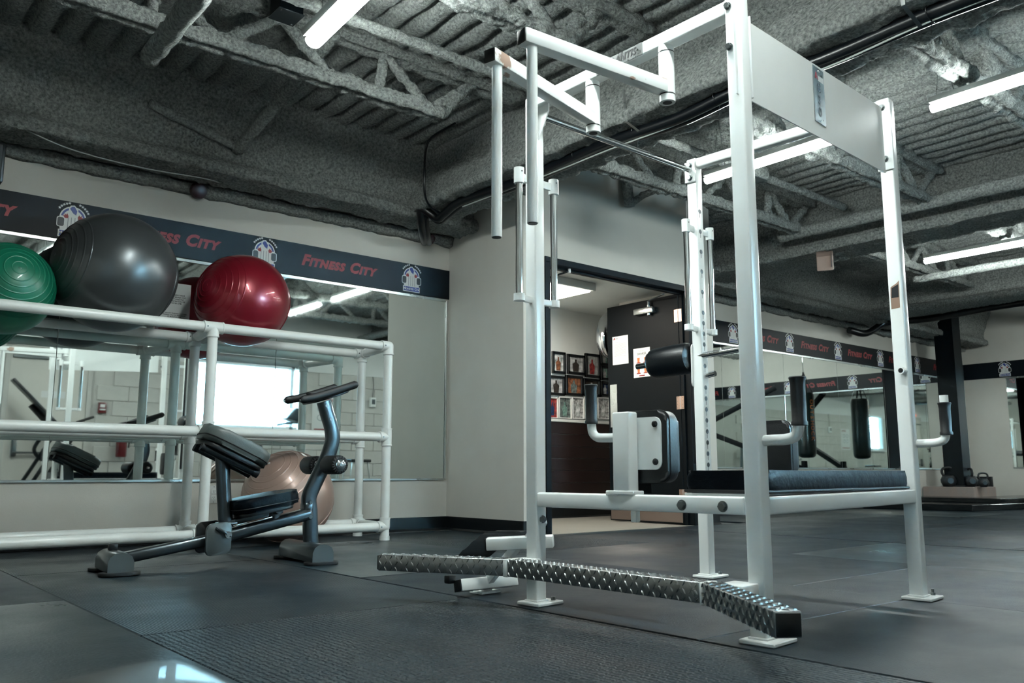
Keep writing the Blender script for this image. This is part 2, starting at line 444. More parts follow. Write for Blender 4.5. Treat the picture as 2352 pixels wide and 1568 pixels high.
# ---- printed banners above the mirrors
RED_TEXT = None
def emblem_mesh():
    bm = B(); layers = []
    def poly(pts, mi, z):
        vs = [bm.verts.new((x, y, z)) for x, y in pts]; f = bm.faces.new(vs); f.material_index = mi
    def disc(cx, cy, r, mi, z, a0=0, a1=2 * PI, n=28, ry=None):
        poly([(cx + r * math.cos(a0 + (a1 - a0) * k / n), cy + (ry or r) * math.sin(a0 + (a1 - a0) * k / n)) for k in range(n + (0 if a1 - a0 > 6.2 else 1))], mi, z)
    # 0 white 1 blue 2 red 3 black 4 grey
    disc(0, 0.02, 0.066, 0, 0.0004, 0, PI); poly([(-0.066, 0.021), (-0.06, -0.05), (0.06, -0.05), (0.066, 0.021)], 0, 0.0004)
    disc(0, 0.02, 0.059, 1, 0.0007, 0.15, PI - 0.15); disc(0, 0.018, 0.050, 0, 0.001, 0, PI)
    for s in (-1, 1):
        poly([(s * x, y) for x, y in rrect_at(0.058, -0.005, 0.040, 0.056, 0.012)][::s], 0, 0.0012)
        poly([(s * x, y) for x, y in rrect_at(0.058, -0.005, 0.032, 0.048, 0.010)][::s], 3, 0.0015)
        poly([(s * 0.022, 0.03), (s * 0.030, 0.046), (s * 0.034, 0.036), (s * 0.043, 0.044), (s * 0.041, 0.032), (s * 0.050, 0.033), (s * 0.040, 0.018), (s * 0.026, 0.018)][::s], 2, 0.0013)
    poly([(-0.016, 0.090), (0.004, 0.094), (0.024, 0.070), (0.020, 0.034), (-0.016, 0.040), (-0.024, 0.070)], 0, 0.0012)
    poly([(-0.010, 0.084), (0.004, 0.086), (0.018, 0.064), (0.014, 0.040), (-0.002, 0.050), (-0.018, 0.072)], 1, 0.0016)
    for x in (-0.024, -0.008, 0.009, 0.025): poly([(x - 0.002, -0.045), (x + 0.002, -0.045), (x + 0.003, 0.026), (x - 0.001, 0.026)], 4, 0.0011)
    for k in range(10):                                  # outline stars over the arch
        a = (0.42 + 0.115 * (k if k < 5 else k + 2.6)) * 1.0 - 0.16
        cx, cy = 0.083 * math.cos(a * 1.52 + 0.1), 0.022 + 0.083 * math.sin(a * 1.52 + 0.1)
        poly([(cx + (0.0088 if q % 2 == 0 else 0.004) * math.cos(PI / 2 + q * PI / 5), cy + (0.0088 if q % 2 == 0 else 0.004) * math.sin(PI / 2 + q * PI / 5)) for q in range(10)], 0, 0.0006)
    poly([(-0.068, -0.086), (0.068, -0.086), (0.068, -0.046), (-0.068, -0.046)], 0, 0.0016)
    poly([(-0.063, -0.081), (0.063, -0.081), (0.063, -0.051), (-0.063, -0.051)], 1, 0.0019)
    me = bpy.data.meshes.new('emblem'); bm.to_mesh(me); bm.free()
    return me
def rrect_at(cx, cy, w, h, r): return [(cx + x, cy + y) for x, y in rrect(w, h, r)]
def banner(name, label, a, b, axis, pos, emb, txt, mirror_x=False):
    t = thing(name, (a, pos, 1.89) if axis == 'x' else (pos, b, 1.89), label, 'banner')
    bm = B()
    if axis == 'x': box(bm, ((a + b) / 2, pos - 0.005, 2.016), (b - a, 0.010, 0.246))
    else: box(bm, (pos - 0.005, (a + b) / 2, 2.016), (0.010, b - a, 0.246))
    obj('board', bm, 'banner', t, 0)
    ex = V((1, 0, 0)) if axis == 'x' else V((0, -1, 0))
    nrm = V((0, -1, 0)) if axis == 'x' else V((-1, 0, 0))
    P = lambda q, z: (V((q, pos, z)) if axis == 'x' else V((pos, q, z))) + nrm * 0.0104
    for q in txt:
        put_text('lettering', text_mesh('Fitness City', 0.112, 0.0058, 0.30, True, 1.14), 'print_red', t, P(q, 2.02), ex, (0, 0, 1))
    for q in emb:
        me = emblem_mesh()
        me.transform(Matrix(((ex.x * 1.18, 0, nrm.x, 0), (ex.y * 1.18, 0, nrm.y, 0), (0, 1.18, 0, 0), (0, 0, 0, 1))))
        me.transform(Matrix.Translation(P(q, 2.008)))
        e = obj('emblem', me, None, t, 0, mats=['print_white', 'print_blue', 'print_red', 'print_black', 'print_grey'])
        put_text('lettering', text_mesh('Monster Gym', 0.030, 0.0004, 0, True, 0.92, 0.0002), 'print_white', e, P(q, 1.931) + nrm * 0.0024, ex, (0, 0, 1))
    return t
banner('wall_banner', 'dark gym banner with red lettering above the pipe ball rack', XL, XJ, 'x', YB, [3.74, 2.48, 1.21, -0.05], [3.08, 1.82, 0.56, -0.7])
eb = [ony(p, 790, YB).x for p in (1683, 1812, 1922, 2018, 2102)]
banner('wall_banner', 'dark gym banner with red lettering running past the black office door', XE, XR, 'x', YB, eb, [(p + q) / 2 for p, q in zip(eb, eb[1:])] + [7.3, 13.35])
banner('wall_banner', 'dark gym banner with red lettering on the far end wall', YF, YB, 'y', XR, [5.18, 3.92, 2.66, 1.4, 0.14], [4.55, 3.29, 2.03, 0.77])

# ---- sprayed steel deck
bm = B(); pitch = 0.152; xs = []
x = XL
while x < XR:
    for u, z in ((0.0, 0.050), (0.016, 0.044), (0.030, 0.012), (0.050, 0.0), (0.076, -0.004), (0.102, 0.0), (0.122, 0.012), (0.136, 0.044)):
        if x + u < XR: xs.append((x + u, z))
    x += pitch
ys = [YF - 0.05 + 0.036 * k for k in range(int((YB - YF + 0.1) / 0.036) + 1)]
grid = []
for x, z in xs:
    rowv = []
    for y in ys:
        p = V((x, y, ZC)); n1 = noise.noise(p * 7) * 0.014 + noise.noise(p * 21) * 0.009 + noise.noise(p * 47) * 0.006
        lump = max(0, noise.noise(V((x * 0.9, y * 0.9, 3.3))) - 0.25) * 0.06
        rowv.append(bm.verts.new((x, y, ZC + z + n1 - lump)))
    grid.append(rowv)
for a, b in zip(grid, grid[1:]):
    for k in range(len(ys) - 1): bm.faces.new((a[k], a[k + 1], b[k + 1], b[k]))
o = struct('ceiling', bm, 'spray', 0)
for p in o.data.polygons: p.use_smooth = True
wall('ceiling_slab', XL - 0.1, XR + 0.1, YF - 0.2, YB + 0.1, 3.06, 3.12)

# ---- sprayed beams; frame: side = d x up, so for +y travel side is +x, for +x travel side is -y
def beam(name, prof, a, b, label, **k):
    bm = B(); rough_sweep(bm, prof, a, b, 0.022, 0.020, 11.0, sub=0.022)
    return one(name, a, bm, 'spray_web', label, 'beam', smooth=180)
bprof = [(-0.23, 0.02), (-0.21, -0.02), (0.20, -0.02), (0.23, 0.03), (0.12, 0.10), (0.10, 0.55), (-0.06, 0.55), (-0.09, 0.30)]
beam('cross_beam', bprof, (3.68, YF, 2.46), (3.68, YB - 0.1, 2.46), 'sprayed cross beam with black cables slung under it by the corner')
bprof2 = [(-0.23, 0.06), (-0.23, -0.02), (0.23, -0.02), (0.23, 0.06), (0.12, 0.09), (0.10, 0.55), (-0.10, 0.55), (-0.12, 0.09)]
for x, lab in ((7.22, 'sprayed cross beam with a sprayed pipe running along its side'), (10.75, 'sprayed cross beam between the speaker and the dark column')):
    beam('cross_beam', bprof2, (x, YF, 2.46), (x, YB - 0.1, 2.46), lab)
wprof = [(0.385, 0.045), (0.410, 0.015), (0.405, -0.045), (0.14, -0.05), (0.10, 0.0), (0.09, 0.55), (0.50, 0.55), (0.42, 0.32), (0.345, 0.12), (0.350, 0.06)]
for x0, x1, lab in ((XL, XJ + 0.02, 'sprayed wall beam over the pipe ball rack'), (XJ, XR, 'sprayed wall beam over the office and the far mirrors')):
    beam('wall_beam', wprof, (x0, YB, 2.45), (x1, YB, 2.45), lab)
lip = [(0.0, -0.05), (0.05, -0.04), (0.07, 0.02), (0.0, 0.06)]
for x0, x1, lab in ((XL, XJ, 'ragged spray lip along the wall above the ball rack banner'), (XE, XR, 'ragged spray lip along the wall above the far banner')):
    bm = B(); rough_sweep(bm, lip, (x0, YB, 2.39), (x1, YB, 2.39), 0.05, 0.02, 6.0, sub=0.03)
    one('spray_lip', (x0, YB, 2.39), bm, 'spray', lab, 'trim', smooth=180)

# ---- open web joists, sprayed
chord = [(p * 1.15, q * 1.2) for p, q in [(-0.050, -0.020), (-0.036, -0.038), (-0.012, -0.030), (0.0, -0.014), (0.012, -0.030), (0.036, -0.038), (0.050, -0.020), (0.040, 0.030), (0.0, 0.040), (-0.040, 0.030)]]
webp = [(0.033 * math.cos(t), 0.033 * math.sin(t)) for t in [2 * PI * k / 7 for k in range(7)]]
bays = [(XL, 3.50, 'left bay'), (3.86, 7.08, 'bay between the cross beams'), (7.36, 10.62, 'bay past the speaker'), (10.90, XR, 'far end bay')]
rown = {4.15: 'nearest the mirror wall', 3.0: 'second from the mirror wall', 1.85: 'third from the mirror wall', 0.70: 'nearest the block wall'}
for bi, (x0, x1, bn) in enumerate(bays):
    for Y in (4.15, 3.0, 1.85, 0.70):
        t = thing('open_web_joist', (x0, Y, 2.6), 'sprayed open web joist in the %s, %s' % (bn, rown[Y]), 'joist', 'sprayed roof joists')
        a0, a1 = x0 + (0.16 if bi else 0.0), x1 - 0.62 if bi == 0 else x1 - 0.15
        bm = B(); rough_sweep(bm, chord, (a0, Y, 2.645), (a1, Y, 2.645), 0.022, 0.022, 17.0, sub=0.018); obj('bottom_chord', bm, 'spray', t, 180)
        bm = B(); rough_sweep(bm, [(p * 1.25, q) for p, q in chord], (x0, Y, 2.93), (x1, Y, 2.93), 0.04, 0.024, 11.0, sub=0.03); obj('top_chord', bm, 'spray', t, 180)
        n = max(4, int((x1 - x0) / 0.32)); lo = False
        pts = [x0 + 0.06 + (x1 - x0 - 0.12) * k / n for k in range(n + 1)]
        for k in range(n):
            lo = (k % 2 == 1)
            p0, p1 = V((pts[k], Y, 2.645 if lo else 2.91)), V((pts[k + 1], Y, 2.91 if lo else 2.645))
            if k % 4 == 3: p0.x = p1.x - 0.03
            for p in (p0, p1):
                if p.z < 2.7: p.x = min(max(p.x, a0), a1)
            bm = B(); rough_sweep(bm, webp, p0, p1, 0.022, 0.016, 17.0, sub=0.025); obj('web_bar', bm, 'spray', t, 180)

# ---- strip lights
def strip(x, y0, y1, label, yaw=0.0, z=2.50, roll=0.0, k_=1.0):
    t = thing('strip_light', (x, (y0 + y1) / 2, z), label, 'light', 'ceiling strip lights')
    c = V((x, (y0 + y1) / 2, z)); d = V((math.sin(yaw), math.cos(yaw), 0)); L = (y1 - y0) / 2
    up = V((-math.sin(roll), 0, math.cos(roll)))
    part('housing', 'lamp_housing', t, lambda b: bar(b, c - d * L + up * 0.054, c + d * L + up * 0.054, 0.066 * k_, 0.034, 0.004, up=up))
    s_, u_, _ = frame_of(d, up)
    def lens(b):
        pr = [(0.029 * k_ * math.cos(a), 0.014 + 0.027 * k_ * math.sin(a)) for a in [PI * 0.90 + PI * 1.20 * k / 12 for k in range(13)]]
        A_ = [b.verts.new(c - d * (L - 0.004) + s_ * p + u_ * q) for p, q in pr]; B_ = [b.verts.new(c + d * (L - 0.004) + s_ * p + u_ * q) for p, q in pr]
        for k in range(13): b.faces.new((A_[k], A_[(k + 1) % 13], B_[(k + 1) % 13], B_[k]))
        b.faces.new(A_[::-1]); b.faces.new(B_)
    part('lens', 'tube_light', t, lens)
    for s in (-0.8, 0.8):
        q = c + d * (L * s)
        for w in (-0.05, 0.05): part('hanger', 'steel', t, lambda b: cyl(b, q + d * w + Z * 0.06, q + Z * 0.46, 0.0025, 6))
Z = V((0, 0, 1))
strip(1.705, 2.37, 3.59, 'lit strip light hung on wires over the stretching machine', 0.06, roll=0.35, k_=1.5)
strip(1.75, 0.60, 1.82, 'lit strip light hung behind the chin-up handles')
strip(4.82, 2.41, 3.63, 'lit strip light between the rack posts below the number board')
strip(4.82, 1.22, 2.04, 'lit strip light to the side of the rack number board')
strip(8.40, 2.51, 3.73, 'lit strip light past the cross beam beside a sprayed pipe')
strip(8.40, 0.92, 2.14, 'lit strip light further along from the sprayed pipe')
strip(12.2, 2.6, 3.82, 'lit strip light near the far end wall and punching bag')
strip(12.2, 0.9, 2.1, 'lit strip light near the far end wall and block wall')

# ---- window in the block wall, daylight portal outside
wn = thing('window_1', ((WX0 + WX1) / 2, YF, WZ0), 'bright white framed window in the block wall', 'window'); wn['kind'] = 'structure'
def wf(b):
    for x in (WX0 + 0.03, WX1 - 0.03, WX1 - 0.16): box(b, (x, YF - 0.06, (WZ0 + WZ1) / 2), (0.06, 0.14, WZ1 - WZ0), None, 0.004, 1)
    for z in (WZ0 + 0.03, WZ1 - 0.03): box(b, ((WX0 + WX1) / 2, YF - 0.06, z), (WX1 - WX0, 0.14, 0.06), None, 0.004, 1)
part('window_frame', 'pvc', wn, wf, 0)
part('window_sill', 'pvc', wn, lambda b: box(b, ((WX0 + WX1) / 2, YF + 0.02, WZ0 - 0.015), (WX1 - WX0 + 0.1, 0.08, 0.03), None, 0.005, 1), 0)
part('pane', 'glass', wn, lambda b: box(b, ((WX0 + WX1) / 2 - 0.05, YF - 0.10, (WZ0 + WZ1) / 2), (WX1 - WX0 - 0.2, 0.006, WZ1 - WZ0 - 0.11)), 0)
lp = bpy.data.lights.new('window_portal', 'AREA'); lp.shape = 'RECTANGLE'; lp.size = WX1 - WX0; lp.size_y = WZ1 - WZ0; lp.cycles.is_portal = True
lo_ = bpy.data.objects.new('window_portal', lp); col.objects.link(lo_); lo_.location = ((WX0 + WX1) / 2, YF - 0.20, (WZ0 + WZ1) / 2); lo_.rotation_euler = (PI / 2, 0, 0)

# ================================================================== THE WHITE RACK
Z = V((0, 0, 1))
cFL, cFR, cBL, cBR = V((2.0335, 2.3125, 0)), V((2.0475, 1.4085, 0)), V((3.1245, 2.4195, 0)), V((3.1755, 1.5195, 0))
def cr(s, t, z=0.0):                        # s: front -> back, t: right -> left
    p = (cFR * (1 - s) + cBR * s) * (1 - t) + (cFL * (1 - s) + cBL * s) * t; return V((p.x, p.y, z))
E1 = (cBR - cFR + cBL - cFL).normalized(); E2 = V((-E1.y, E1.x, 0)); RM = Matrix((E1, E2, Z)).transposed()
EY = (cFL - cFR).normalized(); EYb = (cBL - cBR).normalized()
rack = thing('exercise_rack', (2.6, 1.9, 0), 'white steel chin-up and dip rack with padded bench and tread plate step', 'exercise rack')
def rp(name, mat, fn, parent=None, smooth=40): return part(name, mat, parent or rack, fn, smooth)
def hexbolt(at, n, r=0.011, parent=None, name='bolt'):
    at, n = V(at), V(n).normalized()
    return rp(name, 'bolt', lambda b: (cyl(b, at, at + n * 0.004, r * 1.25, 16), tube(b, [at + n * 0.004, at + n * 0.013], [r, r * 0.94], 6)), parent, 30)
TOPS = {'FL': 1.853, 'FR': 1.895, 'BL': 1.905, 'BR': 1.902}
posts = {}
for k, c in (('FL', cFL), ('FR', cFR), ('BL', cBL), ('BR', cBR)):
    posts[k] = rp('post', 'white_paint', lambda b: box(b, c + Z * (TOPS[k] / 2 + 0.004), (0.051, 0.051, TOPS[k] - 0.008), RM, 0.006, 3))
    pl = rp('foot_plate', 'white_paint', lambda b: box(b, c + Z * 0.006 + E1 * 0.012 - E2 * 0.008, (0.128, 0.105, 0.012), RM, 0.003, 1))
    rp('anchor_bolt', 'bolt', lambda b: (cyl(b, c + E1 * 0.055 - E2 * 0.03 + Z * 0.010, c + E1 * 0.055 - E2 * 0.03 + Z * 0.022, 0.009, 6), cyl(b, c + E1 * 0.055 - E2 * 0.03 + Z * 0.02, c + E1 * 0.055 - E2 * 0.03 + Z * (0.034 if k == 'BR' else 0.024), 0.005, 10)), pl)
    rp('weld', 'white_paint', lambda b: box(b, c + Z * 0.014, (0.060, 0.060, 0.007), RM, 0.003, 2), pl)
# beams
nX = -E1
rp('front_beam', 'white_paint', lambda b: bar(b, cr(0, 0.03, 0.360), cr(0, 0.97, 0.358), 0.046, 0.050, 0.007, seg=3))
rp('side_beam', 'white_paint', lambda b: bar(b, cr(0.02, 0, 0.3605), cr(0.98, 0, 0.367), 0.048, 0.050, 0.007, seg=3))
rp('back_beam', 'white_paint', lambda b: bar(b, cr(1, 0.03, 0.372), cr(1, 0.97, 0.372), 0.046, 0.050, 0.007, seg=3))
rp('top_beam', 'white_paint', lambda b: bar(b, cr(0, 0.0, 1.832), cr(0, 1.025, 1.830), 0.048, 0.046, 0.005, seg=3))
rp('top_beam', 'white_paint', lambda b: bar(b, cr(1, 0.0, 1.879), cr(1, 0.99, 1.880), 0.048, 0.046, 0.012, seg=3))
for t in (0.268, 0.109): hexbolt(cr(0, t, 0.357) + nX * 0.0225, nX, 0.0125)
for z in (1.830, 1.700): hexbolt(vpl(1673, 30, (2.022, 1.383), (2.008, 2.287)).to_2d().to_3d() + Z * z + nX * 0.001, nX, 0.009)
hexbolt(cFL + Z * 0.290 - E2 * 0.0255 + E1 * 0.006, -E2 * 0.6 + nX, 0.011)
# front gusset at the near left post and the chrome bar along the left side
rp('gusset', 'white_paint', lambda b: prism(b, [(0, 0), (0.060, 0), (0.060, -0.03), (0, -0.13)], cFL + Z * 1.808 + EY * -0.024 + E1 * 0.0, -EY, Z, 0.006, 0.001, 1))
chr0, chr1 = V((2.062, 2.318, 1.798)), V((3.098, 2.415, 1.846))
rp('chin_bar', 'chrome', lambda b: cyl(b, chr0, chr1, 0.0135, 20))
rp('bar_bracket', 'white_paint', lambda b: box(b, cFL + E1 * 0.030 - E2 * 0.004 + Z * 1.79, (0.010, 0.05, 0.085), RM, 0.003, 1))
bb = rp('bar_bracket', 'white_paint', lambda b: box(b, cBL - E1 * 0.032 + Z * 1.838, (0.014, 0.056, 0.100), RM, 0.004, 2))
for z in (1.868, 1.808): hexbolt(cBL - E1 * 0.039 + Z * z, nX, 0.0125, bb)
# side board with its number plate
A2, B2 = V((2.022, 1.383, 0)), V((3.150, 1.494, 0)); e1 = (B2 - A2).normalized(); n2 = V((e1.y, -e1.x, 0))
cor = [vpl(1711, 37.5, A2, B2), vpl(1721.4, 223, A2, B2), vpl(2018, 380, A2, B2), vpl(2007, 225.7, A2, B2)]
inn = -n2 * 0.012
def board(b):
    a = [b.verts.new(p + inn) for p in (cor[0] - e1 * 0.05, cor[1] - e1 * 0.05, cor[2] + e1 * 0.1, cor[3] + e1 * 0.1)]; c = [b.verts.new(v.co - n2 * 0.004) for v in a]
    b.faces.new(a); b.faces.new(c[::-1])
    for i in range(4): b.faces.new((a[i], c[i], c[(i + 1) % 4], a[(i + 1) % 4]))
brd = rp('side_board', 'gloss_white', board, None, 0)
rp('board_flange', 'gloss_white', lambda b: box(b, cBR - E1 * 0.030 + Z * 1.742, (0.006, 0.062, 0.268), RM, 0.002, 2))
for z in (1.862, 1.652): hexbolt(cBR - E1 * 0.033 + Z * z, nX, 0.010)
rp('board_flange', 'gloss_white', lambda b: box(b, cFR + E1 * 0.029 + Z * 1.675, (0.006, 0.058, 0.260), RM, 0.002, 2))
pc = [vpl(1871, 149, A2, B2), vpl(1896, 161, A2, B2), vpl(1905, 288.6, A2, B2), vpl(1880, 275, A2, B2)]
mid = (pc[0] + pc[1] + pc[2] + pc[3]) / 4; hw, hh = 0.041, 0.100
np_ = rp('number_plate', 'steel', lambda b: prism(b, [(-hw, -hh), (hw, -hh), (hw, hh), (-hw, hh)], mid + inn, e1, Z, 0.003, 0.0006, 1), brd, 0)
npo = mid + inn + n2 * 0.0034
for s, dz in (('8', 0.028), ('3', -0.016), ('0', -0.060)):
    put_text('lettering', text_mesh(s, 0.047, 0.0006, 0.0, False, 1.0), 'print_black', np_, npo + Z * dz, e1, Z)
rp('logo_label', 'print_white', lambda b: prism(b, [(-0.004, 0.052), (0.036, 0.052), (0.036, 0.072), (-0.004, 0.072)], npo, e1, Z, 0.0003), np_, 0)
rp('logo_mark', 'print_red', lambda b: prism(b, [(-0.030, 0.056), (-0.018, 0.056), (-0.015, 0.064), (-0.010, 0.056), (-0.004, 0.056), (-0.016, 0.080), (-0.022, 0.080)], npo, e1, Z, 0.0004), np_, 0)
for dz in (0.088, -0.090): rp('rivet', 'chrome', lambda b: lathe(b, [(0.004, 0), (0.003, 0.002), (0, 0.003)], npo + Z * dz, n2, 12), np_)
# maker's plate on the top beam
mp0 = cr(0, 0, 1.832) + nX * 0.0245
ml = lambda y: cFR + EY * (y - cFR.y) + Z * 1.831 + nX * 0.0250
mk = rp('maker_plate', 'steel', lambda b: bar(b, ml(1.757), ml(1.965), 0.003, 0.042, 0.0005, seg=1), None, 0)
am = text_mesh('ATLANTIS', 0.034, 0.0009, 0.22, False, 1.05); aw = max(v.co.x for v in am.vertices) - min(v.co.x for v in am.vertices)
am.transform(Matrix.Diagonal(V((0.158 / aw, 1, 1, 1))))
put_text('lettering', am, 'print_black', mk, ml(1.862) + nX * 0.0019, -EY, Z)
rp('rivet', 'chrome', lambda b: lathe(b, [(0.005, 0), (0.004, 0.002), (0, 0.003)], ml(1.776) + nX * 0.0016, nX, 12), mk)
# swing arms with hanging handles
for y0, end, zb in ((2.007, V((1.468, 1.868, 0)), 1.124), (1.678, V((1.468, 1.722, 0)), 1.130)):
    pv = cFR + EY * (y0 - cFR.y)
    rp('pivot', 'white_paint', lambda b: cyl(b, pv + Z * 1.622, pv + Z * 1.812, 0.0255, 28))
    for z in (1.646, 1.790): rp('pivot_ring', 'black_plastic', lambda b: cyl(b, pv + Z * (z - 0.0015), pv + Z * (z + 0.0015), 0.0262, 28))
    rp('pivot_hole', 'black_plastic', lambda b: cyl(b, pv + Z * 1.6212, pv + Z * 1.6225, 0.015, 20))
    d = (end - pv).normalized()
    arm = rp('swing_arm', 'worn_white', lambda b: bar(b, pv + d * 0.015 + Z * 1.6695, end + Z * 1.6695, 0.042, 0.044, 0.004))
    rp('end_cap', 'black_plastic', lambda b: bar(b, end + Z * 1.6695 - d * 0.004, end + d * 0.003 + Z * 1.6695, 0.038, 0.040, 0.002), arm)
    hp = end - d * 0.036
    rp('handle', 'white_paint', lambda b: cyl(b, hp + Z * zb, hp + Z * 1.65, 0.0155, 22), arm)
    rp('handle_tip', 'black_plastic', lambda b: cyl(b, hp + Z * (zb - 0.002), hp + Z * (zb + 0.004), 0.0135, 20), arm)
# chrome guide rods beside the two left posts
for c, zb, zt in ((cFL, 1.062, 1.553), (cBL, 1.085, 1.592)):
    for s in (-1, 1):
        q = c + E1 * (0.094 * s if c is cFL else 0.100 * s) - E2 * 0.010
        rod = rp('guide_rod', 'chrome', lambda b: cyl(b, q + Z * (zb + 0.004), q + Z * (zt - 0.01), 0.0128, 20))
        rp('top_collar', 'white_paint', lambda b: (cyl(b, q + Z * (zt - 0.058), q + Z * zt, 0.0192, 24), bar(b, q + Z * (zt - 0.030), c + Z * (zt - 0.030), 0.012, 0.030, 0.003)), rod)
        rp('set_screw', 'black_plastic', lambda b: cyl(b, q + Z * (zt - 0.016) - E2 * 0.0185 + nX * 0.004, q + Z * (zt - 0.016) - E2 * 0.0197 + nX * 0.004, 0.003, 10), rod)
        rp('bottom_bracket', 'white_paint', lambda b: (cyl(b, q + Z * (zb - 0.004), q + Z * (zb + 0.022), 0.0205, 24), bar(b, q + Z * (zb + 0.009), c + Z * (zb + 0.009), 0.016, 0.024, 0.003)), rod)
# peg holes, roller pad and pins on the back left post
hz = [1.6486, 1.5523, 1.4566, 1.3635, 1.2669, 1.1709] + [1.1231 - 0.0490 * k for k in range(14)]
for z in hz:
    if abs(z - 0.979) < 0.02 or abs(z - 0.88) < 0.02: continue
    rp('peg_hole', 'black_plastic', lambda b: (cyl(b, cBL + Z * z - E2 * 0.0262 - E1 * 0.004, cBL + Z * z - E2 * 0.0200 - E1 * 0.004, 0.0105, 16), box(b, cBL + Z * (z - 0.018) - E2 * 0.0257 - E1 * 0.004, (0.0022, 0.001, 0.022), RM)), posts['BL'])
rp('guard_strip', 'black_rubber', lambda b: box(b, cBL + E2 * 0.031 - E1 * 0.016 + Z * 1.10, (0.022, 0.012, 1.22), RM, 0.004, 2))
rl = lambda y, z=0.0: cBL + EYb * (y - cBL.y) + Z * (0.9735 - (y - 2.41) * 0.045 + z) - E1 * 0.012
rp('roller_bar', 'chrome', lambda b: cyl(b, rl(2.775), rl(2.205), 0.0135, 20))
def roller(b):
    L = (rl(2.455) - rl(2.69)).length
    lathe(b, [(0.02, 0.0), (0.05, 0.002), (0.064, 0.012), (0.070, 0.03), (0.072, L * 0.5), (0.072, L - 0.03), (0.066, L - 0.008), (0.05, L), (0.02, L)], rl(2.69), rl(2.455) - rl(2.69), 36)
rp('roller_pad', 'vinyl', roller)
rp('roller_plate', 'white_paint', lambda b: prism(b, [(p, q - 0.03) for p, q in rrect(0.05, 0.20, 0.02)], rl(2.447, -0.01), E1, Z, 0.006, 0.001, 1))
rp('hitch_pin', 'chrome', lambda b: cyl(b, cBL + Z * 0.882 - E2 * 0.02, cBL + Z * 0.890 - E2 * 0.075, 0.0125, 18))
# dip handles on the right posts
def lhandle(name, pts, r, g0, g1, gr, cap=False, parent=None):
    h = rp(name, 'white_paint', lambda b: tube(b, curve(pts, 7), r, 18), parent)
    a, c = V(pts[-2]), V(pts[-1]); d = (c - a).normalized()
    p0 = V((c.x, c.y, g0)); L = g1 - g0
    rp('grip', 'black_rubber', lambda b: lathe(b, [(gr * 0.9, 0), (gr * 1.12, 0.002), (gr * 1.12, 0.010), (gr * 0.98, 0.014), (gr * 1.02, L * 0.5), (gr, L - 0.022), (gr * 1.08, L - 0.010), (gr * 1.2, L - 0.003), (gr * 1.1, L), (0.01, L)], p0, Z, 24), h)
    if cap: rp('grip_cap', 'white_paint', lambda b: cyl(b, p0 + Z * (L - 0.004), p0 + Z * (L + 0.026), gr * 0.78, 20), h)
    return h
yF = cFR.y - 0.02
lhandle('dip_handle', [(2.058, yF, 0.538), (2.056, 1.36, 0.539), (2.054, 1.310, 0.540), (2.053, 1.282, 0.550), (2.052, 1.272, 0.578), (2.052, 1.270, 0.60)], 0.0150, 0.574, 0.706, 0.0195)
yB = cBR.y - 0.02
lhandle('dip_handle', [(3.198, yB, 0.558), (3.197, 1.47, 0.558), (3.194, 1.425, 0.560), (3.193, 1.396, 0.570), (3.192, 1.388, 0.596), (3.192, 1.386, 0.62)], 0.0150, 0.585, 0.703, 0.0195, True)
hk = V((3.110, 1.482, 0.825))
rp('hook_stud', 'white_paint', lambda b: cyl(b, cBR + Z * 0.825 - E1 * 0.02 - E2 * 0.012, cBR + Z * 0.825 - E1 * 0.058 - E2 * 0.012, 0.013, 20))
rp('stud_hole', 'black_plastic', lambda b: cyl(b, cBR + Z * 0.825 - E1 * 0.0575 - E2 * 0.012, cBR + Z * 0.825 - E1 * 0.0585 - E2 * 0.012, 0.009, 16))
def stk(b):
    pts = [(-0.018, -0.055), (0.014, -0.052), (0.015, -0.005), (0.017, 0.052), (0.006, 0.042), (-0.016, 0.030), (-0.018, 0.0)]
    prism(b, pts, cBR - E1 * 0.0258 + Z * 1.118, -E2, Z, 0.0004)
rp('torn_sticker', 'brass', stk, posts['BR'], 0)
rp('torn_sticker', 'print_black', lambda b: prism(b, [(-0.015, -0.012), (0.012, -0.012), (0.013, 0.038), (-0.012, 0.026)], cBR - E1 * 0.0264 + Z * 1.118, -E2, Z, 0.0003), posts['BR'], 0)
# padded bench along the right side
def pad(b, c, sx, sy, sz, R=None, bev=0.018, dome=0.0):
    box(b, c, (sx, sy, sz), R, bev, 4)
def benchpad(b):
    o0 = cFR + E1 * 0.555 + E2 * 0.121 + Z * 0.392
    prism(b, rrect(1.045, 0.262, 0.022, 5), o0, E1, E2, 0.066, 0.024, 5)
    bmesh.ops.subdivide_edges(b, edges=[e for e in b.edges if e.calc_length() > 0.2], cuts=14, use_grid_fill=True)
    for v in b.verts:
        h = v.co.z - 0.392
        if h > 0.02: v.co.z += 0.003 * noise.noise(v.co * 9)
        k = math.sin(min(1, max(0, h / 0.066)) * PI) * 0.004
        v.co += (-E2 if (v.co - o0).dot(E2) < 0 else E2) * k
bp = rp('bench_pad', 'vinyl_blue', benchpad, None, 60)
b0 = cFR + E1 * 0.030 - E2 * 0.012
rp('piping', 'black_rubber', lambda b: tube(b, [b0 + Z * 0.398, b0 + E1 * 1.045 + Z * 0.398, b0 + E1 * 1.045 + E2 * 0.262 + Z * 0.398, b0 + E2 * 0.262 + Z * 0.398], 0.0045, 8, closed=True), bp)
rp('bench_board', 'white_paint', lambda b: box(b, b0 + E1 * 0.52 + E2 * 0.150 + Z * 0.3885, (1.03, 0.24, 0.007), RM, 0.001, 1))
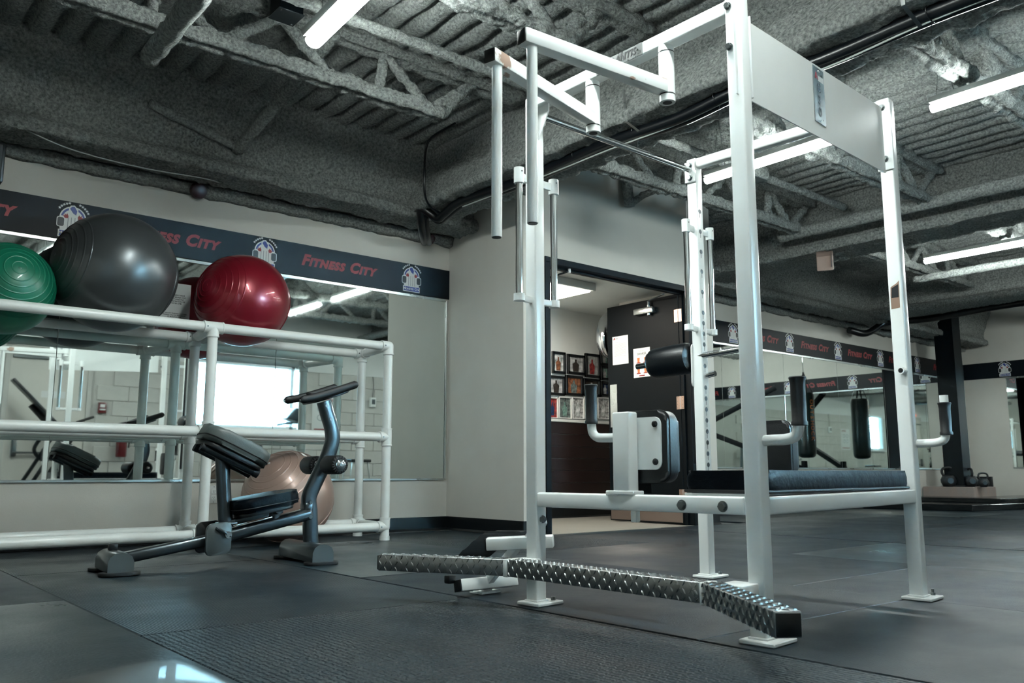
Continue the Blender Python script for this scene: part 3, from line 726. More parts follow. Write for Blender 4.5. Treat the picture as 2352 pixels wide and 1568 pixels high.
# back pads on their uprights
def backpad(base, ed, zb, name, flip=1, zs=1.0):
    up = rp('pad_upright', 'white_paint', lambda b: box(b, base + Z * (zb + 0.130), (0.050, 0.066, 0.26), RM, 0.006, 3))
    rp('upright_shoe', 'white_paint', lambda b: (box(b, base + Z * (zb + 0.006), (0.056, 0.100, 0.012), RM, 0.002, 1), box(b, base + E2 * 0.040 - E1 * 0.012 + Z * (zb + 0.004), (0.03, 0.045, 0.016), RM, 0.003, 1)), up)
    rp('pad_plate', 'white_paint', lambda b: prism(b, rrect(0.165, 0.165, 0.022), base + E1 * (0.028 if flip > 0 else -0.036) - E2 * 0.035 + Z * (zb + 0.160), E2, Z, 0.006, 0.001, 1))
    for a in (-0.062, 0.062):
        for h in (-0.058, 0.060):
            rp('pad_bolt', 'black_plastic', lambda b: lathe(b, [(0.0105, 0), (0.0105, 0.003), (0.007, 0.006), (0, 0.007)], base + E1 * (0.0275 if flip > 0 else -0.030) - E2 * (0.035 + a) + Z * (zb + 0.160 + h), nX, 16))
    cp = base + E1 * (0.066 if flip > 0 else -0.068) - E2 * 0.035 + Z * (zb + 0.150)
    rp(name, 'vinyl', lambda b: prism(b, rrect(0.205, 0.225, 0.035), cp - E1 * 0.032, E2, Z, 0.066, 0.012, 4))
    rp('pad_seam', 'black_rubber', lambda b: tube(b, [cp - E1 * 0.018 + E2 * p + Z * q for p, q in rrect(0.207, 0.227, 0.035)], 0.0022, 6, closed=True))
    rp('side_plate', 'dark_paint', lambda b: prism(b, [(0.0, 0.10), (-0.02, 0.10), (-0.088, -0.055), (-0.090, -0.085), (-0.075, -0.105), (0.05, -0.105), (0.05, 0.0)], base + E1 * 0.10 + E2 * 0.02 + Z * (zb + 0.108), -E2, Z, 0.006, 0.0015, 1))
    rp('plate_bolt', 'bolt', lambda b: cyl(b, base + E1 * 0.09 + E2 * 0.092 + Z * (zb + 0.022), base + E1 * 0.105 + E2 * 0.092 + Z * (zb + 0.022), 0.008, 12))
    return up
ba = cFR + EY * (1.888 - cFR.y)
backpad(ba, EY, 0.383, 'back_pad')
rp('beam_stub', 'white_paint', lambda b: box(b, ba - E2 * 0.035 + Z * 0.318, (0.022, 0.022, 0.04), RM, 0.002, 1))
lhandle('pad_handle', [ba + E2 * 0.03 + Z * 0.563, ba + E2 * 0.075 + Z * 0.563, ba + E2 * 0.112 + Z * 0.566, ba + E2 * 0.132 + Z * 0.582, ba + E2 * 0.137 + Z * 0.61, ba + E2 * 0.137 + Z * 0.63], 0.0150, 0.610, 0.742, 0.0195)
bb2 = cBR + EYb * (2.085 - cBR.y)
backpad(bb2, EYb, 0.397, 'back_pad', -1)
lhandle('pad_handle', [bb2 + E2 * 0.03 + Z * 0.60, bb2 + E2 * 0.06 + Z * 0.60, bb2 + E2 * 0.086 + Z * 0.603, bb2 + E2 * 0.104 + Z * 0.618, bb2 + E2 * 0.108 + Z * 0.64, bb2 + E2 * 0.108 + Z * 0.66], 0.0150, 0.638, 0.762, 0.0195)
# tread plate step: main bar and two angled wings
def stepbar(name, a, b_, w=0.062, h=0.056, capa=False, capb=False):
    a, b_ = V(a), V(b_); d = (b_ - a).normalized(); s = -d.cross(Z)           # s points to the front for right-to-left travel
    L = (b_ - a).length; zc = 0.130; st = rp(name, 'tread_plate', lambda b: bar(b, a + Z * zc, b_ + Z * zc, w, h, 0.004, seg=3), None, 60)
    def bars(b):                                                             # raised lozenges
        n = int(L / 0.021)
        for k in range(n):
            q = a + d * (L * (k + 0.5) / n)
            for face in (0, 1):
                for r in range(3):
                    off = (r - 1) * 0.0205; sg = 1 if (k + r) % 2 else -1
                    if (k + r) % 2 == 0 and False: continue
                    if face == 0: o_, u_, n_ = q + s * (w / 2) + Z * (zc + off), Z, s
                    else: o_, u_, n_ = q + Z * (zc + h / 2) + s * off, s, Z
                    t_ = (d * 0.62 * sg + u_).normalized(); c_ = t_.cross(n_)
                    l_, w_ = 0.0100, 0.0026
                    vs = [b.verts.new(o_ + t_ * l_), b.verts.new(o_ + c_ * w_), b.verts.new(o_ - t_ * l_), b.verts.new(o_ - c_ * w_)]
                    ap = [b.verts.new(o_ + t_ * l_ * 0.5 + n_ * 0.0030), b.verts.new(o_ - t_ * l_ * 0.5 + n_ * 0.0030)]
                    b.faces.new((vs[0], vs[1], ap[0])); b.faces.new((vs[0], ap[0], vs[3])); b.faces.new((vs[1], ap[1], ap[0])); b.faces.new((vs[1], vs[2], ap[1]))
                    b.faces.new((vs[2], vs[3], ap[1])); b.faces.new((vs[3], ap[0], ap[1]))
    lz = rp('tread_ridges', 'tread_plate', bars, st, 60); lz['kind'] = 'stuff'
    for f in (0.16, 0.5, 0.84): rp('rivet', 'bolt', lambda b: lathe(b, [(0.003, 0), (0.0025, 0.0018), (0, 0.002)], a + d * (L * f) + s * (w / 2) + Z * (zc + 0.004), s, 10), st)
    for flag, e, dd in ((capa, a, -d), (capb, b_, d)):
        if flag: rp('end_cap', 'black_plastic', lambda b: bar(b, e + dd * -0.004 + Z * zc, e + dd * 0.004 + Z * zc, w - 0.006, h - 0.006, 0.002), st)
    return st
nF = EY.cross(Z)
if nF.x > 0: nF = -nF
hx = V((0.031, 0, 0))
stepbar('step_bar', V((1.950, 1.515, 0)), V((1.937, 2.318, 0)))
stepbar('step_wing', V((1.668, 1.083, 0)), V((1.945, 1.492, 0)), capa=True)
stepbar('step_wing', V((1.935, 2.345, 0)), V((1.690, 2.775, 0)), capb=True)
for p in ((1.944, 1.503), (1.934, 2.331)): rp('corner_weld', 'white_paint', lambda b: box(b, (p[0], p[1], 0.129), (0.062, 0.022, 0.060), RM, 0.004, 2))
for c in (cFL, cFR): rp('step_bracket', 'white_paint', lambda b: box(b, c + nX * 0.058 + E2 * 0.035 * (1 if c is cFR else 0.3) + Z * 0.134, (0.100, 0.085, 0.046), RM, 0.005, 2))
# low foot rest behind the left post: two square tubes and a ridged tread
fb = V((2.075, 2.655, 0))
rp('rest_base', 'white_paint', lambda b: box(b, fb + Z * 0.005, (0.10, 0.07, 0.010), RM, 0.002, 1))
lo0, lo1 = onz(1052, 1340, 0.045), onz(1182, 1328, 0.045)
t1a = onz(1052, 1345, 0.040); t1b = t1a + (onz(1182, 1332, 0.040) - t1a) * 1.0
tl = rp('rest_tube', 'white_paint', lambda b: bar(b, t1a, t1b, 0.046, 0.044, 0.005, up=V((-0.35, 0.25, 1)))); dl = (t1b - t1a).normalized()
rp('end_cap', 'black_plastic', lambda b: bar(b, t1a - dl * 0.004, t1a + dl * 0.003, 0.044, 0.042, 0.002, up=V((-0.35, 0.25, 1))), tl)
rp('rest_stop', 'black_plastic', lambda b: box(b, t1a + V((-0.015, 0.03, 0.022)), (0.035, 0.03, 0.03), RM, 0.005, 2), tl)
rp('rest_stem', 'white_paint', lambda b: bar(b, fb + Z * 0.008, fb + Z * 0.05, 0.04, 0.04, 0.003))
t2a, t2b = V((1.995, 2.545, 0.192)), V((2.16, 2.36, 0.205))
tu = rp('rest_tube', 'white_paint', lambda b: bar(b, t2a, t2b, 0.046, 0.044, 0.005, up=V((-0.35, 0.25, 1)))); du = (t2b - t2a).normalized()
rp('end_cap', 'black_plastic', lambda b: bar(b, t2a - du * 0.004, t2a + du * 0.003, 0.044, 0.042, 0.002, up=V((-0.35, 0.25, 1))), tu)
rp('rest_arm', 'white_paint', lambda b: bar(b, (t2a + t2b) / 2 + V((0.02, -0.03, 0.005)), cFL + V((0.03, 0.0, 0.292)), 0.03, 0.045, 0.004))
rp('rest_link', 'white_paint', lambda b: bar(b, (t1a + t1b) / 2, (t2a + t2b) / 2, 0.03, 0.03, 0.004))
def tread(b):
    a0, a1 = V((1.955, 2.640, 0.155)), V((2.035, 2.570, 0.226)); w = V((0.075, -0.080, 0.0)); n_ = 14
    pts = [V((1.93, 2.70, 0.105)), a0, V((2.005, 2.592, 0.214)), V((2.03, 2.572, 0.226)), V((2.075, 2.545, 0.226)), V((2.085, 2.538, 0.205))]
    cs = curve(pts, 6)
    tops = []
    for k, p in enumerate(cs):
        r = 0.004 if k % 3 == 0 else 0.0
        tops.append([b.verts.new(p + Z * (0.006 + r)), b.verts.new(p + w + Z * (0.006 + r)), b.verts.new(p + w - Z * 0.006), b.verts.new(p - Z * 0.006)])
    for A_, B_ in zip(tops, tops[1:]):
        for k in range(4): b.faces.new((A_[k], A_[(k + 1) % 4], B_[(k + 1) % 4], B_[k]))
    b.faces.new(tops[0][::-1]); b.faces.new(tops[-1])
rp('foot_tread', 'black_rubber', tread, None, 30)
for p in ((cFL + V((0.03, 0.055, 0.262))), ): hexbolt(p, V((0, 1, 0)), 0.010)

# ================================================================== PIPE BALL RACK AND BALLS
YP0, YP1 = 5.13, 5.60
rk = thing('pipe_ball_rack', (2.0, 5.36, 0), 'white plastic pipe rack holding exercise balls against the mirror', 'ball rack')
PR = 0.0305
def pipe(a, b, n='pipe'): return part(n, 'pvc', rk, lambda m: cyl(m, a, b, PR, 20))
def fitting(p, dirs, parent=None, L=0.062):
    def f(m):
        for d in dirs:
            d = V(d); cyl(m, V(p), V(p) + d * L, PR + 0.0055, 20); lathe(m, [(PR + 0.0055, 0), (PR + 0.0075, 0.001), (PR + 0.0075, 0.009), (PR + 0.003, 0.011)], V(p) + d * (L - 0.011), d, 20)
        bmesh.ops.create_uvsphere(m, u_segments=16, v_segments=8, radius=PR + 0.0056, matrix=Matrix.Translation(V(p)))
    o = part('fitting', 'pvc', rk, f)
    d = V(dirs[0]); s = V((0, -1, 0)) if abs(d.y) < 0.5 else V((0, 0, 1))
    part('screw', 'bolt', o, lambda m: cyl(m, V(p) + d * 0.045 + s * (PR + 0.003), V(p) + d * 0.045 + s * (PR + 0.0075), 0.005, 10))
ZT, ZM, ZB = 1.328, 0.695, 0.090
px = [-0.55, 0.68, 1.895, 3.14]
for y, dx in ((YP0, 0.0), (YP1, 0.06)):
    for z in (ZT, ZM, ZB):
        for a, b in zip(px, px[1:]): pipe((a + dx + 0.03, y, z), (b + dx - 0.03, y, z))
    for x in px:
        for z0, z1 in ((0.0, ZB - 0.02), (ZB + 0.02, ZM - 0.02), (ZM + 0.02, ZT - 0.02)): pipe((x + dx, y, z0 if z0 else 0.002), (x + dx, y, z1))
        ends = [(1, 0, 0)] if x == px[0] else ([(-1, 0, 0)] if x == px[-1] else [(-1, 0, 0), (1, 0, 0)])
        iy = (0, 1 if y == YP0 else -1, 0)
        fitting((x + dx, y, ZT), ends + [(0, 0, -1), iy]); fitting((x + dx, y, ZM), ends + [(0, 0, 1), (0, 0, -1)]); fitting((x + dx, y, ZB), ends + [(0, 0, 1), iy])
        part('foot_cap', 'pvc', rk, lambda m: cyl(m, (x + dx, y, 0.0), (x + dx, y, 0.028), PR + 0.004, 20))
for x in px:
    for z in (ZT, ZB): pipe((x, YP0 + 0.03, z), (x + 0.06, YP1 - 0.03, z), 'cross_pipe')

def ball(c, r, axis, mat, label, ridges=(8, 14, 20, 27, 34, 42, 50)):
    n = 96; prof = []
    rid = [math.radians(a) for a in ridges] + [PI - math.radians(a) for a in ridges]
    for k in range(n + 1):
        a = PI * k / n; prof.append((r * math.sin(a), -r * math.cos(a)))
    fine = []
    for k in range(n + 1):
        a = PI * k / n; fine.append(a)
    for q in rid: fine += [q - 0.012, q, q + 0.012]
    fine = sorted(fine)
    prof = []
    for a in fine:
        d = 0.0040 if any(abs(a - q) < 1e-6 for q in rid) else 0.0
        prof.append(((r + d) * math.sin(a) if 0.001 < a < PI - 0.001 else 0.0, -(r + d) * math.cos(a)))
    bm = B(); lathe(bm, prof, V((0, 0, 0)), axis, 72)
    for v in bm.verts: v.co += V(c)
    t = thing('exercise_ball', (c[0], c[1], c[2] - r), label, 'exercise ball')
    obj('shell', bm, mat, t, 180)
    part('valve_plug', 'print_white' if mat == 'ball_beige' else mat, t, lambda m: lathe(m, [(0.009, 0), (0.009, 0.002), (0.004, 0.003), (0, 0.003)], V(c) - V(axis).normalized() * r, -V(axis), 14))
ball((1.372, 5.365, 1.632), 0.353, (0.96, 0.20, -0.12), 'ball_grey', 'largest exercise ball, shiny grey, on the pipe rack', (12, 17, 24, 29, 36, 43))
ball((2.166, 5.365, 1.566), 0.300, (0.92, 0.34, -0.16), 'ball_red', 'shiny dark red exercise ball on the pipe rack')
ball((0.812, 5.365, 1.458), 0.252, (-0.10, 0.93, -0.32), 'ball_green', 'green exercise ball with ring ridges on the pipe rack', (9, 17, 25, 33, 41, 49, 57, 65))
ball((2.545, 5.375, 0.297), 0.297, (0.62, 0.30, -0.72), 'ball_beige', 'beige exercise ball on the floor inside the pipe rack', (20, 28, 36, 44, 52, 60))

# notice taped to the mirror, power outlet
nt_ = thing('paper_notice', (1.875, YB - 0.008, 1.44), 'white paper notice taped on the mirror between grey and red balls', 'notice')
part('sheet', 'paper', nt_, lambda m: box(m, (1.862, YB - 0.0085, 1.572), (0.216, 0.0012, 0.280)), 0)
yt = YB - 0.0094
for s, z in (('ENTRAÎNEMENT PRIVÉ', 1.630), ('DANS LE GYMNASE DOIT', 1.616), ('ÊTRE AUTORISÉ PAR', 1.602), ("L'ADMINISTRATION DE", 1.588), ('MONSTER GYM', 1.574)):
    put_text('lettering', text_mesh(s, 0.0125, 0.0003, 0, False, 1, 0.0002), 'print_black', nt_, V((1.868, yt, z)), (1, 0, 0), (0, 0, 1))
for s, z in (('ALL PRIVATE TRAINING ON THESE', 1.505), ('PREMISES ONLY BY PERMISSION', 1.493), ('OF MONSTER GYM', 1.481)):
    put_text('lettering', text_mesh(s, 0.0105, 0.0002, 0, False, 1, 0.0002), 'print_black', nt_, V((1.868, yt, z)), (1, 0, 0), (0, 0, 1))
ot = thing('power_outlet', (2.200, YB - 0.004, 0.25), 'white double power outlet low on the wall behind the beige ball', 'outlet')
part('cover', 'print_white', ot, lambda m: box(m, (2.200, YB - 0.004, 0.308), (0.070, 0.008, 0.116), None, 0.003, 2))
for dz in (-0.020, 0.020):
    sk = part('socket', 'pvc', ot, lambda m: box(m, (2.200, YB - 0.0088, 0.308 + dz), (0.034, 0.003, 0.030), None, 0.001, 1))
    for dx in (-0.006, 0.006): part('slot', 'print_black', sk, lambda m: box(m, (2.200 + dx, YB - 0.0104, 0.310 + dz), (0.0022, 0.001, 0.008)), 0)
    part('slot', 'print_black', sk, lambda m: cyl(m, (2.200, YB - 0.0100, 0.301 + dz), (2.200, YB - 0.0108, 0.301 + dz), 0.002, 8))
for dz in (-0.05, 0.05): part('screw', 'steel', ot, lambda m: cyl(m, (2.200, YB - 0.007, 0.308 + dz), (2.200, YB - 0.0092, 0.308 + dz), 0.0035, 10))

# ================================================================== STRETCHING MACHINE
mO, mx = V((1.177, 4.263, 0)), V((0.9966, -0.0825, 0)); my = V((0.0825, 0.9966, 0)); MR = Matrix((mx, my, Z)).transposed()
def mp(u, v, z): return mO + mx * u + my * v + Z * z
def pm(x, y, v=0.0): A = mO + my * v; return vpl(x, y, A, A + mx)
sm = thing('stretching_machine', tuple(mp(0.5, 0, 0)), 'dark grey stretching machine with tilted pad, seat and curved handle post', 'stretching machine')
def sp(name, mat, fn, parent=None, smooth=40): return part(name, mat, parent or sm, fn, smooth)
dome = [(-0.055, 0.0), (0.055, 0.0), (0.055, 0.045), (0.045, 0.068), (0.025, 0.082), (0.0, 0.086), (-0.025, 0.082), (-0.045, 0.068), (-0.055, 0.045)]
for u, L in ((0.0, 0.150), (0.915, 0.232)):
    ft = sp('base_foot', 'grey_metal', lambda b: prism(b, dome, mp(u, L, 0.014), mx, Z, 2 * L, 0.003, 2))
    for s in (-1, 1):
        sp('foot_cap', 'grey_cap', lambda b: prism(b, [(p * 0.99, q * 0.99) for p, q in dome], mp(u, L * s - (0.001 if s > 0 else -0.003), 0.0145) + my * (0.004 * s), mx, Z, 0.004), ft)
        sp('rubber_foot', 'black_rubber', lambda b: prism(b, rrect(0.175, 0.095, 0.045), mp(u, (L - 0.02) * s, 0.001), mx, my, 0.014, 0.003, 2), ft)
sp('lock_pin', 'black_plastic', lambda b: box(b, mp(0.0, 0.055, 0.112), (0.038, 0.038, 0.030), MR, 0.004, 2))
sp('lower_rail', 'grey_metal', lambda b: bar(b, mp(0.03, 0, 0.062), mp(0.50, 0, 0.142), 0.075, 0.052, 0.018, seg=4))
sp('upper_rail', 'grey_metal', lambda b: bar(b, mp(0.44, 0, 0.130), mp(0.940, 0, 0.244), 0.085, 0.062, 0.022, seg=4))
for s in (-1, 1):
    sp('carriage_plate', 'grey_cap' if s < 0 else 'black_plastic', lambda b: prism(b, [(p, q + p * 0.10) for p, q in rrect(0.118, 0.150, 0.026)], mp(0.440, 0.078 * s, 0.138), mx, Z, 0.022 * -s, 0.004, 2))
lv = sp('clamp_lever', 'grey_metal', lambda b: bar(b, mp(0.420, -0.108, 0.192), mp(0.492, -0.112, 0.148), 0.014, 0.024, 0.005, up=my))
sp('lever_hub', 'steel', lambda b: (cyl(b, mp(0.478, -0.085, 0.157), mp(0.478, -0.122, 0.157), 0.016, 18), cyl(b, mp(0.478, -0.12, 0.157), mp(0.478, -0.124, 0.157), 0.009, 14)), lv)
sp('seat_rail', 'grey_metal', lambda b: bar(b, mp(0.46, 0, 0.196), mp(0.78, 0, 0.262), 0.05, 0.030, 0.006, seg=2))
sp('rail_strip', 'chrome', lambda b: bar(b, mp(0.50, -0.01, 0.180), mp(0.72, -0.01, 0.230), 0.05, 0.006, 0.001))
sp('pad_post', 'grey_metal', lambda b: tube(b, [mp(0.500, 0, 0.185), mp(0.482, 0, 0.35), mp(0.464, 0, 0.545)], 1.0, prof=[(0.029 * math.cos(t), 0.036 * math.sin(t)) for t in [2 * PI * k / 20 for k in range(20)]]))
sp('post_collar', 'steel', lambda b: box(b, mp(0.50, 0, 0.205), (0.095, 0.06, 0.012), MR, 0.004, 2))
def cushion(name, mat, c, L, Wd, th, ang, parent=None, taper=0.0):
    ca, sa = math.cos(ang), math.sin(ang); ux = mx * ca + Z * sa; uz = -mx * sa + Z * ca
    pts = [(p, q * (1 - taper * (p / L + 0.5))) for p, q in rrect(L, Wd, Wd * 0.30, 8)]
    o = sp(name, mat, lambda b: prism(b, pts, V(c) - uz * (th / 2), ux, my, th, th * 0.34, 4), parent, 60)
    sp('seam', 'black_rubber', lambda b: tube(b, [V(c) - uz * (th * 0.20) + ux * p * 1.003 + my * q * 1.003 for p, q in pts], 0.0028, 6, closed=True), o)
    return o, ux, uz
kp, kx, kz = cushion('knee_pad', 'vinyl_grey', mp(0.520, 0, 0.582), 0.345, 0.27, 0.078, math.radians(-25.5))
sp('pad_base', 'black_plastic', lambda b: prism(b, rrect(0.32, 0.235, 0.07, 6), mp(0.514, 0, 0.575) - kz * 0.058, kx, my, 0.022, 0.006, 2), kp)
for v in (-0.06, 0.06): sp('pad_bracket', 'grey_metal', lambda b: cyl(b, mp(0.514, v, 0.56) - kz * 0.055 - kx * 0.145, mp(0.514, v, 0.56) - kz * 0.055 + kx * 0.135, 0.021, 16), kp)
for v in (-0.06, 0.06):
    for s in (-0.150, 0.140): sp('bracket_end', 'black_rubber', lambda b: cyl(b, mp(0.514, v, 0.56) - kz * 0.055 + kx * (s - 0.012), mp(0.514, v, 0.56) - kz * 0.055 + kx * (s + 0.012), 0.0225, 16), kp)
st, tx, tz = cushion('seat', 'vinyl_blue', mp(0.678, 0, 0.308), 0.335, 0.28, 0.068, math.radians(9.5), None, 0.12)
sp('seat_base', 'black_plastic', lambda b: prism(b, rrect(0.29, 0.20, 0.06, 6), mp(0.672, 0, 0.30) - tz * 0.048, tx, my, 0.018, 0.005, 2), st)
sp('seat_stem', 'black_plastic', lambda b: (cyl(b, mp(0.735, 0, 0.195), mp(0.735, 0, 0.285), 0.038, 20), cyl(b, mp(0.735, -0.03, 0.262), mp(0.735, -0.085, 0.268), 0.020, 16)), st)
cp_ = [mp(u, 0, z) for u, z in ((0.945, 0.075), (0.938, 0.16), (0.932, 0.255), (0.925, 0.325), (0.958, 0.405), (0.992, 0.475), (1.024, 0.545), (1.045, 0.625), (1.038, 0.69), (1.015, 0.755), (0.990, 0.83))]
rp_ = [(x * 0.030, y * 0.038) for x, y in [(math.copysign(abs(math.cos(t)) ** 0.6, math.cos(t)), math.copysign(abs(math.sin(t)) ** 0.6, math.sin(t))) for t in [2 * PI * k / 20 for k in range(20)]]]
cl = sp('handle_column', 'grey_metal', lambda b: tube(b, curve(cp_, 4), 1.0, prof=rp_), None, 50)
sp('column_gusset', 'grey_metal', lambda b: box(b, mp(0.915, 0, 0.262), (0.05, 0.074, 0.075), MR, 0.012, 3), cl)
for z in (0.225, 0.30): sp('bolt', 'bolt', lambda b: cyl(b, mp(0.922, -0.036, z), mp(0.922, -0.043, z), 0.010, 14), cl)
for z, u in ((0.805, 0.995), (0.735, 1.022)): sp('bolt', 'steel', lambda b: cyl(b, mp(u, -0.028, z), mp(u, -0.033, z), 0.009, 14), cl)
sp('roller_axle', 'steel', lambda b: cyl(b, mp(0.992, -0.245, 0.492), mp(0.992, 0.235, 0.492), 0.010, 14))
for s, v0, v1 in ((-1, -0.235, -0.065), (1, 0.055, 0.215)):
    L = v1 - v0
    fr = sp('foam_roller', 'black_rubber', lambda b: lathe(b, [(0.02, 0.004), (0.034, 0.0), (0.045, 0.007), (0.0485, 0.018), (0.0485, L - 0.018), (0.045, L - 0.007), (0.034, L), (0.02, L - 0.004)], mp(0.992, v0, 0.492), my, 32))
    def pleats(b):
        for k in range(20):
            a = 2 * PI * k / 20; e = v0 if s < 0 else v0
            c_ = mp(0.992, v0, 0.492); r_ = mx * math.cos(a) + Z * math.sin(a)
            tube(b, [c_ + r_ * 0.030 + my * 0.001, c_ + r_ * 0.041 + my * 0.003, c_ + r_ * 0.046 + my * 0.012], [0.002, 0.0035, 0.0015], 6)
    sp('pleats', 'black_rubber', pleats, fr)
    sp('roller_cap', 'chrome' if s < 0 else 'black_plastic', lambda b: lathe(b, [(0.027, -0.002), (0.026, 0.006), (0.018, 0.011), (0.008, 0.012), (0.007, 0.009), (0, 0.009)], mp(0.992, v0, 0.492), -my, 24), fr)
hb = sp('handle_plate', 'black_plastic', lambda b: prism(b, rrect(0.20, 0.26, 0.05, 5), mp(1.0, 0, 0.846) , (mx * 0.94 + Z * 0.34), my, 0.022, 0.006, 2))
for v, a, c in ((-0.145, (690, 921), (822, 879)), (0.145, (653, 922), (775, 886))):
    p, q = pm(a[0] + 6, a[1] - 3, v), pm(c[0] - 6, c[1] + 4, v); m1, m2 = p.lerp(q, 0.3) - Z * 0.006, p.lerp(q, 0.7) - Z * 0.004
    if v < 0: q.z -= 0.0
    h = sp('handlebar', 'black_rubber', lambda b: tube(b, [p - (q - p).normalized() * 0.012] + curve([p, m1, m2, q], 5) + [q + (q - p).normalized() * 0.012], [0.013] + [0.021] * 16 + [0.013], 18))
    sp('bar_end', 'chrome' if v > 0 else 'black_plastic', lambda b: cyl(b, p - (q - p).normalized() * 0.008, p - (q - p).normalized() * 0.017, 0.009, 14), h)
    sp('handle_stay', 'black_plastic', lambda b: bar(b, mp(1.0, 0, 0.852), p.lerp(q, 0.45), 0.05, 0.018, 0.005), h)

# ================================================================== OFFICE DOORWAY
fr_ = thing('door_frame', (5.22, YD, 0), 'dark metal frame of the wide office doorway', 'door frame'); fr_['kind'] = 'structure'
def dframe(b):
    y0, y1 = YD - 0.012, YD + 0.112; c = (y0 + y1) / 2; d = y1 - y0
    for x in (4.362, 6.088): box(b, (x, c, 1.04), (0.052, d, 2.08), None, 0.003, 1)
    box(b, (5.225, c, 2.090), (1.78, d, 0.052), None, 0.003, 1)
    for x in (4.396, 6.054): box(b, (x, YD + 0.07, 1.03), (0.016, 0.04, 2.07))
    box(b, (5.225, YD + 0.07, 2.056), (1.67, 0.04, 0.016))
part('frame', 'dark_paint', fr_, dframe, 0)
dr = thing('door_1', (6.055, 4.91, 0), 'black office door standing open with paper notices', 'door'); dr['kind'] = 'structure'
XD0 = 6.040
part('leaf', 'dark_paint', dr, lambda b: box(b, (XD0 + 0.022, 5.352, 1.035), (0.044, 0.885, 2.05), None, 0.002, 1), 0)
part('kick_plate', 'kick_plate', dr, lambda b: box(b, (XD0 - 0.001, 5.352, 0.115), (0.002, 0.86, 0.19)), 0)
part('push_plate', 'aluminium', dr, lambda b: box(b, (XD0 - 0.001, 5.725, 1.09), (0.002, 0.088, 0.41)), 0)
for z in (1.86, 1.07, 0.25):
    hg = part('hinge', 'brass', dr, lambda b: (box(b, (XD0 - 0.0015, 4.935, z), (0.003, 0.036, 0.115)), box(b, (XD0 - 0.0015, 4.888, z), (0.003, 0.036, 0.115)), cyl(b, (XD0 - 0.004, 4.912, z - 0.058), (XD0 - 0.004, 4.912, z + 0.058), 0.006, 10)), 0)
    for dy in (-0.030, 0.030):
        for dz in (-0.045, -0.015, 0.015, 0.045): part('screw', 'bolt', hg, lambda b: cyl(b, (XD0 - 0.003, 4.912 + dy, z + dz), (XD0 - 0.0042, 4.912 + dy, z + dz), 0.0035, 8))
cs = part('closer', 'steel', dr, lambda b: (box(b, (XD0 - 0.028, 5.285, 1.952), (0.055, 0.235, 0.058), None, 0.008, 2), cyl(b, (XD0 - 0.03, 5.23, 1.905), (XD0 - 0.03, 5.23, 2.0), 0.016, 14)))
part('closer_arm', 'bolt', cs, lambda b: (tube(b, [(XD0 - 0.03, 5.23, 1.98), (XD0 - 0.03, 5.23, 2.035)], 0.012, 10), bar(b, (XD0 - 0.03, 5.24, 2.038), (XD0 - 0.17, 4.93, 2.040), 0.020, 0.008, 0.001)))
def sheet(name, loc, label, w, h, yc, zc, x=XD0 - 0.0015):
    t = thing(name, (x, yc, zc - h / 2), label, 'notice')
    part('sheet', 'paper', t, lambda b: box(b, (x, yc, zc), (0.0012, w, h)), 0); return t
ns = sheet('door_notice', None, 'white typed notice taped on the open black door', 0.205, 0.275, 5.625, 1.622)
exd, xs_ = V((0, -1, 0)), XD0 - 0.0024
part('logo_mark', 'print_red', ns, lambda b: prism(b, [(0, 0), (0.012, 0), (0.016, 0.008), (0.022, 0), (0.027, 0), (0.018, 0.022), (0.010, 0.022)], (xs_, 5.715, 1.728), exd, Z, 0.0003), 0)
part('logo_label', 'print_grey', ns, lambda b: prism(b, [(0.026, 0.004), (0.062, 0.004), (0.064, 0.014), (0.030, 0.014)], (xs_, 5.715, 1.728), exd, Z, 0.0003), 0)
def lines(b):
    z = 1.700
    for k in range(20):
        w = 0.155 if k % 6 else 0.10
        if k in (1, 14): z -= 0.006
        box(b, (xs_, 5.705 - w / 2, z), (0.0004, w, 0.0035 if k < 14 else 0.0018)); z -= 0.0098
part('print_lines', 'print_grey', ns, lines, 0)
po = sheet('door_poster', None, 'white drinks poster with orange cups on the open black door', 0.205, 0.275, 5.355, 1.475)
put_text('lettering', text_mesh('SHAKES', 0.030, 0.0006, 0, False, 1.1, 0.0002), 'print_black', po, V((xs_, 5.355, 1.558)), exd, Z)
put_text('lettering', text_mesh('Special', 0.026, 0, 0.3, False, 1.0, 0.0002), 'print_grey', po, V((xs_, 5.365, 1.588)), exd, Z)
put_text('lettering', text_mesh('OF THE WEEK', 0.011, 0.0002, 0, False, 1.2, 0.0002), 'print_grey', po, V((xs_, 5.355, 1.537)), exd, Z)
for y, z in ((5.395, 1.50), (5.31, 1.50), (5.395, 1.40), (5.31, 1.40)):
    part('cup_picture', 'orange_print', po, lambda b: prism(b, [(-0.012, -0.022), (0.012, -0.022), (0.017, 0.022), (-0.017, 0.022)], (xs_, y, z), exd, Z, 0.0004), 0)
    part('cup_picture', 'print_red', po, lambda b: prism(b, [(-0.026, -0.030), (0.026, -0.030), (0.024, -0.020), (-0.024, -0.020)], (xs_ - 0.0002, y, z), exd, Z, 0.0004), 0)
part('print_band', 'print_red', po, lambda b: box(b, (xs_, 5.355, 1.352), (0.0004, 0.07, 0.010)), 0)
# arm of the other leaf's closer under the frame head
ca = thing('door_closer_arm', (4.60, YD + 0.05, 2.0), 'dark closer arm under the head of the office doorway', 'door closer')
part('arm', 'dark_paint', ca, lambda b: bar(b, (4.47, YD + 0.24, 1.975), (4.63, YD + 0.03, 2.045), 0.022, 0.012, 0.002))
part('pivot', 'print_white', ca, lambda b: cyl(b, (4.63, YD + 0.03, 2.030), (4.63, YD + 0.03, 2.064), 0.012, 12))
